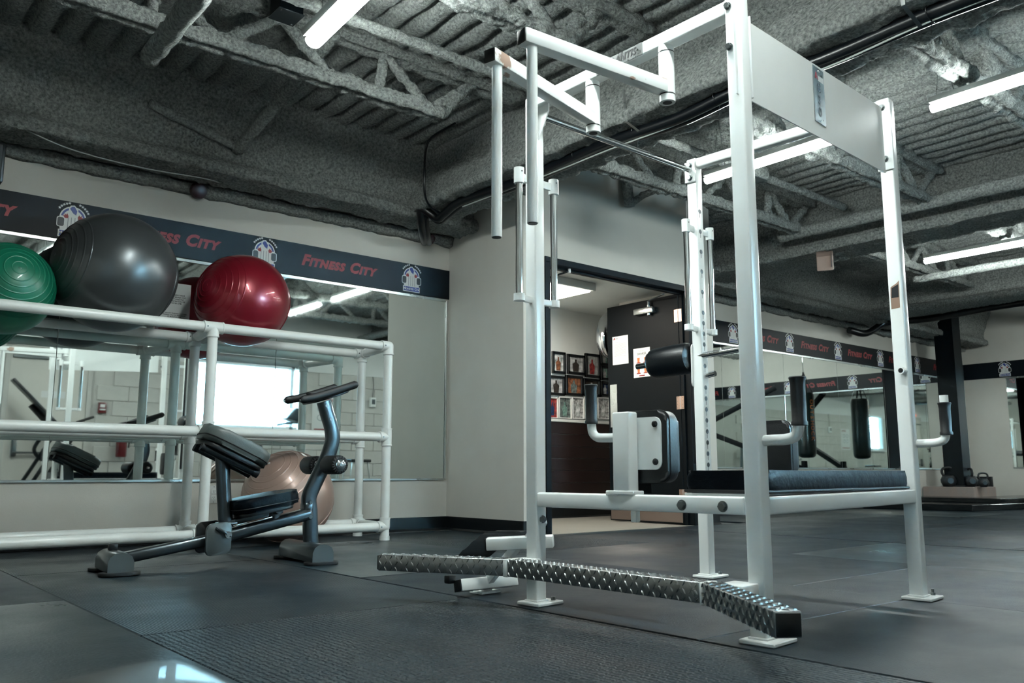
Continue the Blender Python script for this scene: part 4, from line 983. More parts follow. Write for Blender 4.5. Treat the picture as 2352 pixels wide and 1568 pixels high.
# office: wainscot planks, framed pictures, foil balloon, ceiling panel
wc = thing('wood_wainscot', (5.9, 6.49, 0), 'dark wood plank wainscot below the office pictures', 'wainscot')
for k in range(7): part('plank', 'wood', wc, lambda b: box(b, (5.86, 6.493, 0.105 + 0.1235 * (k + 0.5)), (3.25, 0.014, 0.120), None, 0.002, 1), 0)
part('cap_rail', 'wall_white', wc, lambda b: box(b, (5.86, 6.488, 0.985), (3.25, 0.024, 0.030), None, 0.004, 1), 0)
PCT = [('ffffff', '2a4a44'), ('d0d0d0', '555a5a'), ('b0b0ae', '6d706e'), ('a86b4a', '2a2624'), ('3b3430', '1a1716'), ('1c1f24', 'b33d3a'), ('22252a', '7d8a86'), ('d8d8d6', '22262a'), ('25406b', '17202c'), ('2e5f57', '8aa59c')]
for i, (a, c) in enumerate(PCT): M('photo_%d' % i, a, 0.25, c2=c, vscale=16 + 3 * i, coat=0.6)
pics = [  # pixel box of each frame: x0, y0, x1, y1, picture, dark frame?
    (1272, 807, 1302, 857, 0, 1), (1307, 814, 1347, 859, 1, 1), (1348, 812, 1381, 866, 2, 1), (1382, 802, 1402, 838, 9, 1), (1383, 839, 1403, 872, 9, 1),
    (1264, 862, 1300, 907, 1, 1), (1303, 862, 1342, 908, 3, 1), (1344, 869, 1382, 909, 4, 1), (1384, 875, 1404, 910, 8, 1),
    (1262, 912, 1285, 960, 5, 0), (1287, 911, 1316, 961, 6, 0), (1318, 912, 1345, 962, 7, 0), (1347, 911, 1374, 962, 4, 0), (1376, 913, 1404, 962, 7, 0)]
where = ['first in the top row', 'second in the top row', 'third in the top row', 'upper of two beside the door', 'lower of two beside the door', 'first in the middle row', 'second in the middle row', 'third in the middle row', 'last in the middle row',
         'first in the bottom row', 'second in the bottom row', 'third in the bottom row', 'fourth in the bottom row', 'last in the bottom row']
for (x0, y0, x1, y1, pi_, dk), wh in zip(pics, where):
    c0, c1 = ony(x0, (y0 + y1) / 2, 6.46), ony(x1, (y0 + y1) / 2, 6.46); zc = ony((x0 + x1) / 2, (y0 + y1) / 2, 6.46).z
    hh_ = abs(ony((x0 + x1) / 2, y0, 6.46).z - ony((x0 + x1) / 2, y1, 6.46).z); w_, xc = c1.x - c0.x, (c0.x + c1.x) / 2
    t = thing('framed_picture', (xc, 6.49, zc - hh_ / 2), '%s photo on the office wall, %s' % ('black framed' if dk else 'white bordered', wh), 'picture', 'office wall pictures')
    fw_ = 0.026 if dk else 0.010
    def frm(b):
        for s in (-1, 1):
            box(b, (xc + s * (w_ - fw_) / 2, 6.486, zc), (fw_, 0.026, hh_), None, 0.002, 1); box(b, (xc, 6.486, zc + s * (hh_ - fw_) / 2), (w_, 0.026, fw_), None, 0.002, 1)
    part('frame', 'black_plastic' if dk else 'print_white', t, frm, 0)
    part('photo', 'photo_%d' % pi_, t, lambda b: box(b, (xc, 6.493, zc), (w_ - fw_, 0.008, hh_ - fw_)), 0)
    part('figure', 'photo_%d' % ((pi_ + 3) % 10), t, lambda b: prism(b, [(-0.16 * w_, -0.36 * hh_), (0.14 * w_, -0.36 * hh_), (0.18 * w_, 0.0), (0.05 * w_, 0.12 * hh_), (0.05 * w_, 0.26 * hh_), (-0.06 * w_, 0.26 * hh_), (-0.06 * w_, 0.12 * hh_), (-0.2 * w_, 0.02 * hh_)], (xc, 6.4885, zc), (1, 0, 0), Z, 0.0008), 0)
fbx = V((6.36, 6.05, 1.86))
bl = thing('foil_balloon', tuple(fbx - Z * 0.28), 'silver foil balloon behind the open black door', 'balloon')
def foil(b):
    n, m_ = 28, 12; rings = []
    for j in range(m_ + 1):
        f = -1 + 2 * j / m_; ring = []
        for k in range(n):
            a = 2 * PI * k / n; w = (1 - abs(f) ** 2.2) ** 0.5 if abs(f) < 1 else 0
            rr = 0.25 * (0.55 + 0.45 * w) * (1 + 0.02 * math.sin(a * 14) * (1 - w))
            ring.append(b.verts.new(fbx + V((math.cos(a) * rr * 0.75 + 0.10 * math.sin(a) * rr, f * 0.085, math.sin(a) * rr))))
        rings.append(ring)
    for A_, B_ in zip(rings, rings[1:]):
        for k in range(n): b.faces.new((A_[k], A_[(k + 1) % n], B_[(k + 1) % n], B_[k]))
    b.faces.new(rings[0][::-1]); b.faces.new(rings[-1])
part('foil_skin', 'foil', bl, foil, 180)
part('ribbon', 'print_white', bl, lambda b: tube(b, curve([fbx - Z * 0.25, fbx - Z * 0.6 + V((0.02, 0, 0)), fbx - Z * 1.0, fbx - Z * 1.3 + V((0.01, 0.01, 0))], 5), 0.002, 5))
part('balloon_weight', 'black_plastic', bl, lambda b: cyl(b, fbx - Z * 1.3, (fbx.x, fbx.y, 0.0), 0.012, 8))
pl_ = thing('ceiling_panel_light', (5.0, 5.75, 2.16), 'lit square ceiling panel inside the office', 'light')
part('housing', 'wall_white', pl_, lambda b: box(b, (5.02, 5.70, 2.125), (0.92, 0.62, 0.07), None, 0.004, 1), 0)
part('diffuser', 'panel_light', pl_, lambda b: box(b, (5.02, 5.70, 2.086), (0.84, 0.54, 0.010)), 0)

# ================================================================== CEILING SERVICES
def cable(name, mat, pts, r, label, cat, n=6, seg=10):
    bm = B(); tube(bm, curve(pts, n), r, seg); return one(name, pts[0], bm, mat, label, cat)
# thick black cables slung below the cross beam, dropping into the wall at the corner
cp = [(3.60, YF, 2.43)]
for y in (0.0, 0.5, 1.0, 1.5, 2.0, 2.45, 2.9, 3.4, 3.9, 4.4, 4.9): cp.append((3.60 + 0.012 * math.sin(y * 5), y, 2.425 - 0.012 * (1 + math.sin(y * 7.3))))
cb = thing('cable_bundle', (3.60, 2.4, 2.4), 'thick black cable bundle strapped under the sprayed cross beam', 'cable')
part('cable', 'cable', cb, lambda b: tube(b, curve(cp + [(3.60, 5.12, 2.385), (3.60, 5.22, 2.37), ony(970, 480, 5.30), ony(967, 510, 5.36), ony(972, 540, 5.5), ony(975, 556, 5.74)], 6), 0.032, 12))
part('cable', 'cable', cb, lambda b: tube(b, curve([(p[0] + 0.045, p[1], p[2] - 0.006) for p in cp] + [(3.64, 5.14, 2.38), (3.63, 5.25, 2.36), ony(980, 486, 5.32), ony(978, 512, 5.37), ony(982, 542, 5.5), ony(985, 558, 5.74)], 6), 0.026, 12))
part('wire', 'wire_white', cb, lambda b: tube(b, curve([(p[0] + 0.01, p[1], p[2] - 0.035 - 0.010 * math.sin(p[1] * 4)) for p in cp], 5), 0.005, 6))
for y in (0.3, 0.9, 1.5, 2.1, 2.62, 3.2, 3.7, 4.3, 4.8):
    part('cable_tie', 'black_plastic', cb, lambda b: (tube(b, [(3.62 + 0.055 * math.cos(a), y, 2.425 + 0.036 * math.sin(a)) for a in [2 * PI * k / 14 for k in range(14)]], 0.003, 5, closed=True), cyl(b, (3.62, y, 2.39), (3.625, y + 0.01, 2.33), 0.0015, 5)))
for y in (1.55, 3.15): part('strap', 'steel', cb, lambda b: (bar(b, (3.45, y, 2.62), (3.47, y, 2.43), 0.018, 0.002, 0.0), bar(b, (3.47, y, 2.43), (3.62, y, 2.385), 0.018, 0.002, 0.0)))
cable('conduit', 'cable', [(3.42, 4.75, 2.93), (3.40, 5.02, 2.90), (3.39, 5.08, 2.80), (3.39, 5.09, 2.60), (3.42, 5.12, 2.48), (3.50, 5.16, 2.42), (3.60, 5.18, 2.40)], 0.008, 'thin dark conduit bending down beside the corner cables', 'conduit')
cable('wall_wire', 'wire_white', [(0.3, 5.43, 2.44), (0.75, 5.42, 2.425), (1.1, 5.44, 2.36), (1.5, 5.45, 2.345), (1.9, 5.50, 2.38), (2.1, 5.6, 2.41)], 0.004, 'thin white wire hanging along the wall beam', 'wire')
cable('black_hose', 'cable', [ony(1950, 758, 5.7), ony(1990, 765, 5.6), ony(2040, 740, 5.4), (11.0, 4.9, 2.40), (10.9, 4.0, 2.42), (10.85, 3.0, 2.42), (10.8, 1.5, 2.42)], 0.045, 'thick black hose running from the far wall to the beam', 'hose')
def sprayed_pipe(a, b, r, label):
    bm = B(); rough_sweep(bm, [(r * math.cos(t), r * math.sin(t)) for t in [2 * PI * k / 10 for k in range(10)]], a, b, 0.03, 0.010, 16, sub=0.03)
    one('sprayed_pipe', a, bm, 'spray', label, 'pipe', smooth=180)
sprayed_pipe((6.86, 4.35, 2.62), (6.90, YF, 2.60), 0.055, 'sprayed pipe running beside the flange of a cross beam')
sprayed_pipe((8.95, 4.10, 2.47), (8.86, YF, 2.45), 0.040, 'bright sprayed pipe just below the far strip light')
sprayed_pipe(onz(345, 130, 2.50), onz(480, -40, 2.50), 0.050, 'thick stub of sprayed pipe crossing the left joist')
sprayed_pipe((2.10, 5.42, 2.60), (2.12, 4.1, 2.90), 0.040, 'sprayed pipe elbowing down the face of the wall beam')
sprayed_pipe((2.10, 5.40, 2.61), (1.5, 5.36, 2.74), 0.030, 'sprayed pipe fading up the wall beam')
sprayed_pipe((1.2, 3.72, 2.78), (3.4, 3.75, 2.80), 0.032, 'long thin sprayed pipe parallel to the left joists')
sprayed_pipe((4.0, 3.72, 2.76), (6.9, 3.72, 2.76), 0.030, 'long thin sprayed pipe parallel to the middle joists')
sprayed_pipe(ony(1440, 405, 4.74), ony(1446, 474, 4.74), 0.045, 'sprayed stub hanging at the office wall')
sprayed_pipe(ony(1446, 468, 4.74), ony(1500, 436, 4.6), 0.030, 'sprayed branch pipe rising from the stub at the office wall')
bx = thing('junction_box', (1.76, 3.95, 2.82), 'grey junction box under the left deck beside the strip light', 'junction box')
part('box', 'dark_paint', bx, lambda b: box(b, (1.76, 3.96, 2.86), (0.13, 0.13, 0.10), None, 0.004, 1))
part('cover', 'grey_metal', bx, lambda b: box(b, (1.76, 3.96, 2.807), (0.14, 0.14, 0.006), None, 0.001, 1))
for dx in (-0.055, 0.055): part('screw', 'steel', bx, lambda b: cyl(b, (1.76 + dx, 3.96 + dx, 2.805), (1.76 + dx, 3.96 + dx, 2.801), 0.006, 8))
bx = thing('junction_box', (5.55, 3.70, 2.72), 'sprayed junction box on the pipe near the rack post', 'junction box')
part('box', 'spray', bx, lambda b: box(b, (5.55, 3.72, 2.76), (0.20, 0.16, 0.10), None, 0.02, 2)); part('cover', 'grey_cap', bx, lambda b: box(b, (5.55, 3.72, 2.706), (0.15, 0.12, 0.006), None, 0.001, 1))
rd = ony(465, 436, 5.66)
bm = B(); lathe(bm, [(0, -0.02), (0.05, -0.02), (0.06, 0.0), (0.052, 0.03), (0.03, 0.045), (0.0, 0.047)], (rd.x, 5.74, rd.z + 0.015), (0, -1, -0.3), 20)
one('pipe_flange', (rd.x, 5.72, rd.z), bm, 'dark_red', 'dark red pipe end under the wall beam above the grey ball', 'pipe')
bm = B(); lathe(bm, [(0, 0), (0.035, 0), (0.045, 0.015), (0.03, 0.04), (0, 0.05)], ony(986, 549, 5.74), (0.2, -1, 0), 16)
one('pipe_flange', tuple(ony(986, 549, 5.74)), bm, 'dark_red', 'small red pipe end where the black cables enter the wall', 'pipe')
sk = thing('wall_speaker', (0.72, 5.60, 2.12), 'black wall speaker at the edge above the green ball', 'speaker')
part('cabinet', 'black_plastic', sk, lambda b: box(b, (0.70, 5.62, 2.23), (0.16, 0.16, 0.24), None, 0.012, 2)); part('grille', 'black_rubber', sk, lambda b: box(b, (0.70, 5.537, 2.23), (0.13, 0.008, 0.21), None, 0.003, 1)); part('bracket', 'dark_paint', sk, lambda b: box(b, (0.70, 5.74, 2.25), (0.05, 0.1, 0.06), None, 0.004, 1))
sq = onz(1890, 597, 2.365); R_ = Matrix.Rotation(0.5, 3, 'Z') @ Matrix.Rotation(-0.45, 3, 'Y')
sk = thing('ceiling_speaker', tuple(sq), 'beige wedge speaker hung under a far cross beam', 'speaker')
part('cabinet', 'beige_plastic', sk, lambda b: prism(b, [(-0.10, -0.07), (0.08, -0.09), (0.10, 0.05), (0.0, 0.09), (-0.09, 0.06)], sq + V((0, 0.06, 0)), R_ @ V((1, 0, 0)), R_ @ V((0, 0, 1)), 0.14, 0.008, 2))
part('bracket', 'dark_paint', sk, lambda b: cyl(b, sq + Z * 0.03, sq + V((0.0, 0, 0.12)), 0.012, 10))
part('grille', 'grey_metal', sk, lambda b: prism(b, [(-0.09, -0.06), (0.02, -0.075), (0.02, 0.055), (-0.08, 0.05)], sq + V((0, -0.081, 0)), R_ @ V((1, 0, 0)), R_ @ V((0, 0, 1)), 0.004, 0.001, 1))

# ================================================================== FAR CORNER
cc = thing('steel_column', (12.65, 5.38, 0.26), 'dark steel column with orange striped tape by the far corner', 'column')
part('shaft', 'dark_paint', cc, lambda b: (box(b, (12.65, 5.26, 1.605), (0.25, 0.02, 2.69)), box(b, (12.65, 5.50, 1.605), (0.25, 0.02, 2.69)), box(b, (12.65, 5.38, 1.605), (0.012, 0.24, 2.69)), box(b, (12.532, 5.38, 1.605), (0.01, 0.25, 2.69))), 0)
part('base_plate', 'iron', cc, lambda b: box(b, (12.65, 5.38, 0.27), (0.30, 0.30, 0.02), None, 0.002, 1), 0)
for k in range(9): part('tape_stripe', 'orange_tape', cc, lambda b: prism(b, [(-0.125, 0.0), (-0.125, 0.028), (0.125, 0.118), (0.125, 0.09)], (12.65, 5.5105, 0.40 + 0.06 * k), (-1, 0, 0), Z, 0.0012), 0)
lg = thing('concrete_ledge', (12.65, 5.25, 0), 'low pinkish concrete ledge carrying kettlebells at the far corner', 'ledge')
part('ledge_block', 'concrete', lg, lambda b: (box(b, (12.75, 5.42, 0.13), (0.72, 0.16 * 0 + 0.70, 0.26), None, 0.01, 2)), 0)
bm = B(); box(bm, (13.05, 5.42, 0.33), (0.03, 0.68, 0.14), None, 0.004, 1); one('rubber_board', (13.05, 5.42, 0.26), bm, 'black_rubber', 'black rubber board standing at the back of the concrete ledge', 'board')
def slab(name, pts, z0, z1, label):
    bm = B(); n = len(pts); prism(bm, [(p[0], p[1]) for p in pts], (0, 0, z0), (1, 0, 0), (0, 1, 0), z1 - z0, 0.006, 1)
    return one(name, (pts[0][0], pts[0][1], z0), bm, 'glossy_mat', label, 'platform')
slab('lifting_platform', [(10.80, 4.46), (13.9, 4.10), (13.9, 5.04), (12.38, 5.06), (12.38, 5.75), (10.66, 5.75)], 0.0, 0.075, 'glossy black platform mat at the far corner')
slab('lifting_platform', [(11.75, 4.50), (13.9, 4.30), (13.9, 5.04), (12.38, 5.06), (12.38, 5.74), (11.65, 5.74)], 0.075, 0.13, 'upper glossy black platform layer under the concrete ledge')
def kettlebell(x, y, z, s, rz, label):
    t = thing('kettlebell', (x, y, z), label, 'kettlebell', 'kettlebells on the far ledge'); o = V((x, y, z)); ex = V((math.cos(rz), math.sin(rz), 0))
    part('bell', 'iron', t, lambda b: lathe(b, [(0, 0), (0.055 * s, 0), (0.082 * s, 0.02 * s), (0.102 * s, 0.062 * s), (0.104 * s, 0.10 * s), (0.085 * s, 0.145 * s), (0.06 * s, 0.165 * s), (0, 0.17 * s)], o, Z, 24), 60)
    part('handle', 'iron', t, lambda b: tube(b, curve([o + ex * (-0.062 * s) + Z * 0.145 * s, o + ex * (-0.088 * s) + Z * 0.205 * s, o + ex * (-0.07 * s) + Z * 0.255 * s, o + Z * 0.272 * s, o + ex * (0.07 * s) + Z * 0.255 * s, o + ex * (0.088 * s) + Z * 0.205 * s, o + ex * (0.062 * s) + Z * 0.145 * s], 5), 0.0175 * s, 12), 60)
    part('face_plate', 'grey_metal', t, lambda b: lathe(b, [(0, 0), (0.045 * s, 0), (0.04 * s, 0.006 * s), (0, 0.006 * s)], o + V((-0.78, -0.62, 0)) * (0.101 * s) + Z * 0.085 * s, (-0.78, -0.62, 0), 18))
k1 = onx(2180, 1119, 12.50); kettlebell(12.50, k1.y, 0.26, 0.98, -0.7, 'large black kettlebell in front of the dark column')
k2 = onx(2232, 1115, 12.62); kettlebell(12.64, k2.y + 0.02, 0.26, 0.92, 0.75, 'black kettlebell turned sideways beside the dark column')
k3 = onx(2254, 1114, 12.56); kettlebell(12.56, k3.y - 0.03, 0.26, 0.70, -0.75, 'smallest black kettlebell at the end of the ledge')
# punching bag on its stand
bgx, bgy = 13.18, 3.53
bgt = thing('punching_bag', (bgx, bgy, 0.70), 'hanging black punching bag with orange lettering by the far mirrors', 'punching bag')
part('bag', 'bag_vinyl', bgt, lambda b: lathe(b, [(0, 0.0), (0.09, 0.005), (0.135, 0.03), (0.15, 0.08), (0.155, 0.3), (0.15, 0.8), (0.155, 1.05), (0.14, 1.10), (0, 1.12)], (bgx, bgy, 0.70), Z, 28), 60)
for k in range(4):
    a = PI / 4 + k * PI / 2; part('strap', 'black_rubber', bgt, lambda b: bar(b, (bgx + 0.14 * math.cos(a), bgy + 0.14 * math.sin(a), 1.80), (bgx, bgy, 2.16), 0.03, 0.006, 0.001))
part('chain', 'chrome', bgt, lambda b: tube(b, [(bgx, bgy, 2.15), (bgx, bgy, 2.60)], 0.008, 8))
for i, ch in enumerate('OUTSHOCK'):
    put_text('lettering', text_mesh(ch, 0.105, 0.002, 0, False, 1, 0.0006), 'orange_print', bgt, V((bgx - 0.10, bgy + 0.1225, 1.66 - 0.088 * i)), (0, 0, -1), (-0.7, -0.7, 0)) if False else put_text('lettering', text_mesh(ch, 0.10, 0.002, 0, False, 1, 0.0006), 'orange_print', bgt, V((bgx - 0.045, bgy + 0.1525, 1.64 - 0.088 * i)), (0, 0, -1), (1, 0.25, 0))
sd = thing('bag_stand', (13.0, 2.6, 0), 'dark steel stand with slanted arms beside the punching bag', 'bag stand')
part('post', 'dark_paint', sd, lambda b: box(b, (13.45, 3.3, 0.33), (0.08, 0.08, 0.66), None, 0.006, 1))
part('base_arm', 'dark_paint', sd, lambda b: bar(b, (13.40, 3.3, 0.52), (12.6, 1.7, 1.25), 0.07, 0.09, 0.006)); part('base_arm', 'dark_paint', sd, lambda b: bar(b, (12.6, 1.7, 1.25), (13.3, 2.9, 1.95), 0.07, 0.09, 0.006)); part('base_arm', 'dark_paint', sd, lambda b: bar(b, (12.6, 1.7, 1.25), (12.5, 0.8, 1.55), 0.07, 0.11, 0.006))
part('joint', 'black_plastic', sd, lambda b: box(b, (12.6, 1.7, 1.25), (0.14, 0.16, 0.16), None, 0.02, 2)); part('floor_bar', 'dark_paint', sd, lambda b: bar(b, (13.45, 2.3, 0.04), (13.45, 3.9, 0.04), 0.08, 0.08, 0.006))
dk = thing('dumbbell_rack', (11.8, 0.9, 0), 'pale steel dumbbell rack with slanted slats along the block wall', 'dumbbell rack')
for i, (z, y) in enumerate(((0.35, 0.35), (0.72, 0.15), (1.05, -0.05))):
    for dy in (-0.11, 0.11): part('rail', 'grey_cap', dk, lambda b: bar(b, (9.6, y + dy - 0.2, z + dy * 0.5), (11.4, y + dy - 0.2, z + dy * 0.5), 0.03, 0.05, 0.004))
    for k in range(9): part('saddle', 'pvc', dk, lambda b: bar(b, (9.7 + 0.2 * k, y - 0.33, z - 0.05), (9.7 + 0.2 * k, y - 0.07, z + 0.07), 0.03, 0.03, 0.004))
for x in (9.6, 11.4): part('leg', 'grey_cap', dk, lambda b: (bar(b, (x, 0.30, 0.0), (x, -0.32, 1.12), 0.05, 0.05, 0.004), bar(b, (x, -0.40, 0.0), (x, -0.32, 1.12), 0.05, 0.05, 0.004)))

# ================================================================== SEEN IN THE LONG MIRROR: THE BLOCK WALL SIDE
def mir(x, y, yy=YF): q = ony(x, y, 2 * YB - yy); return V((q.x, yy, q.z))
d2 = thing('door_2', (2.42, YF, 0), 'pale metal exit door with a push bar in the block wall', 'door'); d2['kind'] = 'structure'
part('leaf', 'wall_paint', d2, lambda b: box(b, (2.42, YF + 0.005, 1.02), (0.90, 0.03, 2.03), None, 0.003, 1), 0)
part('frame', 'block_paint', d2, lambda b: (box(b, (2.42, YF + 0.01, 2.075), (1.02, 0.05, 0.075)), box(b, (1.94, YF + 0.01, 1.03), (0.055, 0.05, 2.06)), box(b, (2.90, YF + 0.01, 1.03), (0.055, 0.05, 2.06))), 0)
part('closer_rail', 'bolt', d2, lambda b: (box(b, (2.42, YF + 0.045, 1.90), (0.86, 0.03, 0.035), None, 0.003, 1), box(b, (2.62, YF + 0.06, 1.87), (0.28, 0.05, 0.05), None, 0.006, 1)))
pb = part('push_bar', 'bolt', d2, lambda b: (cyl(b, (2.06, YF + 0.09, 0.70), (2.84, YF + 0.09, 0.70), 0.013, 12), box(b, (2.08, YF + 0.05, 0.76), (0.06, 0.07, 0.22), None, 0.02, 3), box(b, (2.82, YF + 0.05, 0.70), (0.05, 0.07, 0.10), None, 0.012, 2)))
part('door_sign', 'paper', d2, lambda b: box(b, (2.48, YF + 0.021, 1.44), (0.28, 0.002, 0.085)), 0)
xs2 = thing('exit_sign', (2.54, YF, 2.08), 'white exit sign with glowing orange segments above the exit door', 'sign')
part('housing', 'pvc', xs2, lambda b: box(b, (2.54, YF + 0.045, 2.17), (0.44, 0.07, 0.17), None, 0.008, 2))
for k in range(9): part('lit_segment', 'led', xs2, lambda b: box(b, (2.37 + 0.043 * k, YF + 0.082, 2.16), (0.030, 0.003, 0.055)), 0)
al = mir(233, 932)
fa = thing('fire_alarm', (al.x, YF, 1.22), 'small red fire alarm pull box on the block wall', 'fire alarm')
part('box', 'red_enamel', fa, lambda b: box(b, (al.x, YF + 0.025, 1.30), (0.10, 0.05, 0.14), None, 0.006, 2)); part('label', 'print_white', fa, lambda b: box(b, (al.x, YF + 0.051, 1.325), (0.06, 0.002, 0.04)), 0); part('pull_bar', 'print_white', fa, lambda b: box(b, (al.x, YF + 0.055, 1.275), (0.07, 0.012, 0.018), None, 0.003, 1))
ex = mir(275, 1010); fx = V((ex.x, YF + 0.09, 0.66))
fe = thing('fire_extinguisher', (fx.x, fx.y, fx.z), 'red fire extinguisher hung on the block wall beside the exit door', 'extinguisher')
part('cylinder', 'red_enamel', fe, lambda b: lathe(b, [(0, 0), (0.062, 0), (0.066, 0.01), (0.066, 0.33), (0.05, 0.375), (0.022, 0.395), (0.020, 0.42), (0, 0.42)], fx, Z, 24))
part('label', 'print_white', fe, lambda b: lathe(b, [(0.0665, 0.27), (0.0668, 0.272), (0.0668, 0.35), (0.0665, 0.352)], fx - Z * 0.03, Z, 24)); part('valve', 'black_plastic', fe, lambda b: box(b, fx + Z * 0.435, (0.03, 0.04, 0.04), None, 0.006, 2)); part('lever', 'steel', fe, lambda b: bar(b, fx + V((-0.02, 0, 0.455)), fx + V((0.09, 0.02, 0.475)), 0.02, 0.006, 0.001))
part('hose', 'black_rubber', fe, lambda b: tube(b, curve([fx + Z * 0.43, fx + V((0.08, 0.03, 0.38)), fx + V((0.085, 0.04, 0.22)), fx + V((0.075, 0.05, 0.12))], 5), 0.010, 8)); part('bracket', 'black_plastic', fe, lambda b: box(b, fx + V((0, -0.075, 0.2)), (0.05, 0.03, 0.2), None, 0.003, 1))
pw = thing('wall_poster', (6.32, YF, 1.08), 'white hand washing poster with red heading on the block wall', 'poster')
part('sheet', 'paper', pw, lambda b: box(b, (6.32, YF + 0.003, 1.35), (0.44, 0.002, 0.56)), 0)
put_text('lettering', text_mesh('LAVEZ', 0.075, 0.001, 0, False, 1.05, 0.0003), 'print_red', pw, V((6.40, YF + 0.0045, 1.575)), (-1, 0, 0), Z)
for k in range(4): part('drawing', 'print_grey', pw, lambda b: tube(b, [(6.40 - 0.16 * (k % 2) + 0.05 * math.cos(a), YF + 0.005, 1.44 - 0.14 * (k // 2) + 0.045 * math.sin(a)) for a in [2 * PI * q / 16 for q in range(16)]], 0.006, 5, closed=True))
part('print_band', 'print_red', pw, lambda b: box(b, (6.32, YF + 0.0042, 1.12), (0.36, 0.0006, 0.02)), 0)
ph = thing('wall_phone', (7.15, YF, 1.50), 'small white wall box with a cord on the block wall', 'wall box')
part('box', 'pvc', ph, lambda b: box(b, (7.15, YF + 0.03, 1.58), (0.10, 0.06, 0.16), None, 0.008, 2)); part('cord', 'black_rubber', ph, lambda b: tube(b, curve([(7.15, YF + 0.03, 1.66), (7.16, YF + 0.03, 1.85), (7.15, YF + 0.02, 2.0)], 4), 0.006, 6)); part('keypad', 'grey_metal', ph, lambda b: box(b, (7.15, YF + 0.0615, 1.59), (0.06, 0.003, 0.08)), 0)
# incline board machine near the exit door (seen reflected)
yi = 0.0
ib = thing('incline_board', (2.1, yi, 0), 'dark incline board with bent handles in front of the exit door', 'incline board')
def im(x, y, dy=0.0): q = ony(x, y, 2 * YB - yi - dy); return V((q.x, yi + dy, q.z))
for dy in (-0.10, 0.10):
    part('back_board', 'vinyl', ib, lambda b: bar(b, im(28, 870, dy), im(125, 970, dy), 0.16, 0.035, 0.012, seg=3))
part('board_frame', 'dark_paint', ib, lambda b: bar(b, im(70, 930), im(190, 1060), 0.07, 0.06, 0.005))
for i, (xa, xb) in enumerate(((112, 60), (136, 84), (160, 104))):
    dy = -0.12 + 0.12 * i
    part('bent_handle', 'dark_paint', ib, lambda b: tube(b, curve([im(xa, 985, dy), im(xa - 28, 1018, dy), im(xa - 34, 1036, dy), im(xa - 22, 1052, dy), im(xa - 12, 1056, dy)], 5), 0.022, 10))
    f = im(xa - 62, 1106, dy); e_ = im(xa + 10, 1000, dy); part('leg', 'dark_paint', ib, lambda b: bar(b, e_, e_ + (f - e_) * (e_.z / (e_.z - f.z)) if e_.z > f.z else f, 0.04, 0.04, 0.004))
part('front_leg', 'dark_paint', ib, lambda b: bar(b, im(190, 1060), V((im(190, 1060).x + 0.05, yi, 0)), 0.05, 0.05, 0.004)); part('grip_bar', 'black_rubber', ib, lambda b: tube(b, [im(175, 970), im(215, 957)], 0.016, 10)); part('guide_plate', 'grey_cap', ib, lambda b: bar(b, im(150, 1010), im(183, 1042), 0.10, 0.012, 0.002))
# exercise bike by the window (seen reflected)
yk = 0.35
bk = thing('exercise_bike', (5.3, yk, 0), 'exercise bike with a dark console near the window', 'exercise bike')
part('console', 'grey_metal', bk, lambda b: prism(b, [(-0.16, 0.0), (-0.02, 0.15), (0.06, 0.13), (0.10, 0.02), (0.02, -0.04)], (5.35, yk + 0.12, 1.20), (1, 0, 0), Z, 0.24, 0.02, 3))
part('mast', 'aluminium', bk, lambda b: bar(b, (5.42, yk, 1.22), (5.50, yk, 0.45), 0.07, 0.05, 0.01)); part('body', 'pvc', bk, lambda b: prism(b, [(-0.45, -0.2), (0.35, -0.22), (0.40, 0.05), (0.15, 0.22), (-0.25, 0.10)], (5.30, yk + 0.09, 0.36), (1, 0, 0), Z, 0.18, 0.03, 3)); part('seat_post', 'grey_metal', bk, lambda b: bar(b, (4.95, yk, 0.40), (4.86, yk, 0.86), 0.05, 0.05, 0.006))
part('seat', 'vinyl', bk, lambda b: prism(b, rrect(0.28, 0.24, 0.09, 5), (4.86, yk, 0.86), (1, 0, 0), (0, 1, 0), 0.07, 0.02, 3)); part('handlebar', 'black_rubber', bk, lambda b: tube(b, curve([(5.20, yk - 0.22, 1.12), (5.36, yk - 0.20, 1.15), (5.42, yk, 1.15), (5.36, yk + 0.20, 1.15), (5.20, yk + 0.22, 1.12)], 5), 0.018, 10))
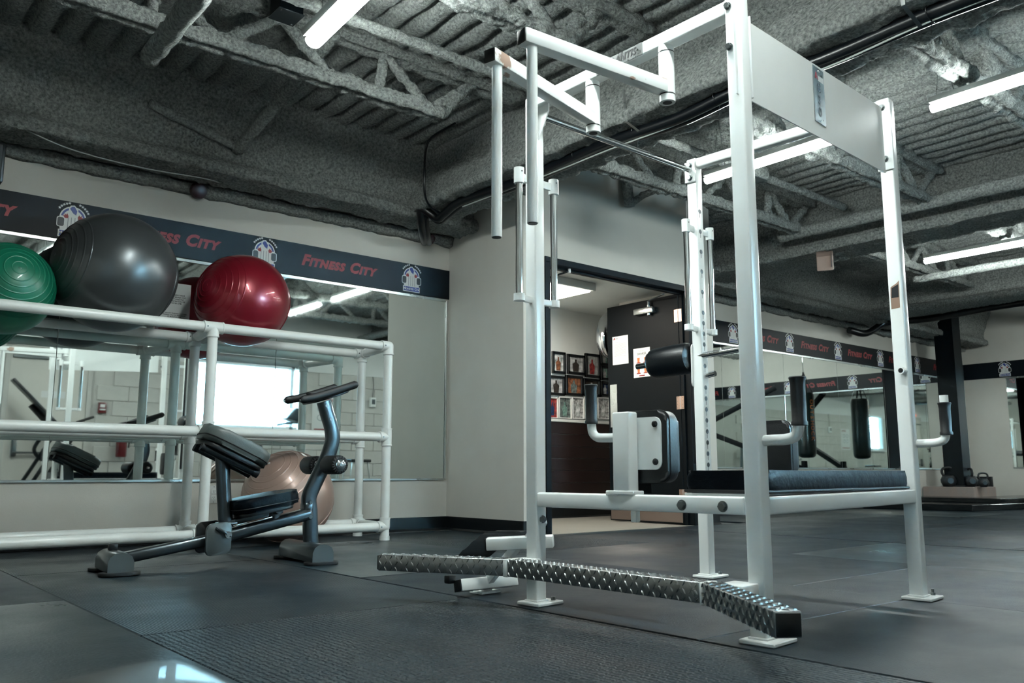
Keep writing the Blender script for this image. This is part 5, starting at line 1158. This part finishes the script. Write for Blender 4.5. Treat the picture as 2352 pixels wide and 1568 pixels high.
for x in (4.85, 5.65): part('foot_bar', 'black_plastic', bk, lambda b: bar(b, (x, yk - 0.25, 0.03), (x, yk + 0.25, 0.03), 0.07, 0.06, 0.01)); part('stand', 'grey_metal', bk, lambda b: bar(b, (x, yk, 0.05), (5.3, yk, 0.22), 0.05, 0.05, 0.006))
ys_ = 0.2
stl = thing('step_stool', (6.45, ys_, 0), 'small folding stool with black top near the block wall', 'stool')
part('top', 'black_plastic', stl, lambda b: box(b, (6.45, ys_, 0.63), (0.34, 0.28, 0.045), None, 0.012, 2))
for sx in (-1, 1):
    for sy in (-1, 1): part('leg', 'aluminium', stl, lambda b: bar(b, (6.45 + 0.13 * sx, ys_ + 0.10 * sy, 0.62), (6.45 + 0.2 * sx, ys_ + 0.14 * sy, 0.0), 0.026, 0.020, 0.003))
    part('brace', 'aluminium', stl, lambda b: bar(b, (6.45 + 0.175 * sx, ys_ - 0.12, 0.22), (6.45 + 0.175 * sx, ys_ + 0.12, 0.22), 0.016, 0.016, 0.002))

# ================================================================== BENCH RIGHT BELOW THE LENS
fb_ = thing('flat_bench', (0.14, 0.35, 0), 'dark padded bench end in the foreground', 'bench')
fp = [(0.290, -0.10), (0.290, 0.765), (0.284, 0.796), (0.262, 0.812), (0.232, 0.808), (0.02, 0.712), (-0.01, 0.685), (-0.02, 0.65), (-0.02, -0.10)]
part('pad', 'vinyl', fb_, lambda b: prism(b, fp, (0, 0, 0.215), (1, 0, 0), (0, 1, 0), 0.075, 0.020, 4), 60)
part('board', 'black_plastic', fb_, lambda b: prism(b, [(0.135 + (x - 0.135) * 0.92, 0.35 + (y - 0.35) * 0.94) for x, y in fp], (0, 0, 0.20), (1, 0, 0), (0, 1, 0), 0.018, 0.003, 2))
for y in (0.05, 0.60):
    part('leg', 'grey_metal', fb_, lambda b: bar(b, (0.14, y, 0.02), (0.14, y, 0.205), 0.05, 0.05, 0.005)); part('foot', 'grey_metal', fb_, lambda b: bar(b, (0.0, y, 0.02), (0.27, y, 0.02), 0.05, 0.04, 0.005))
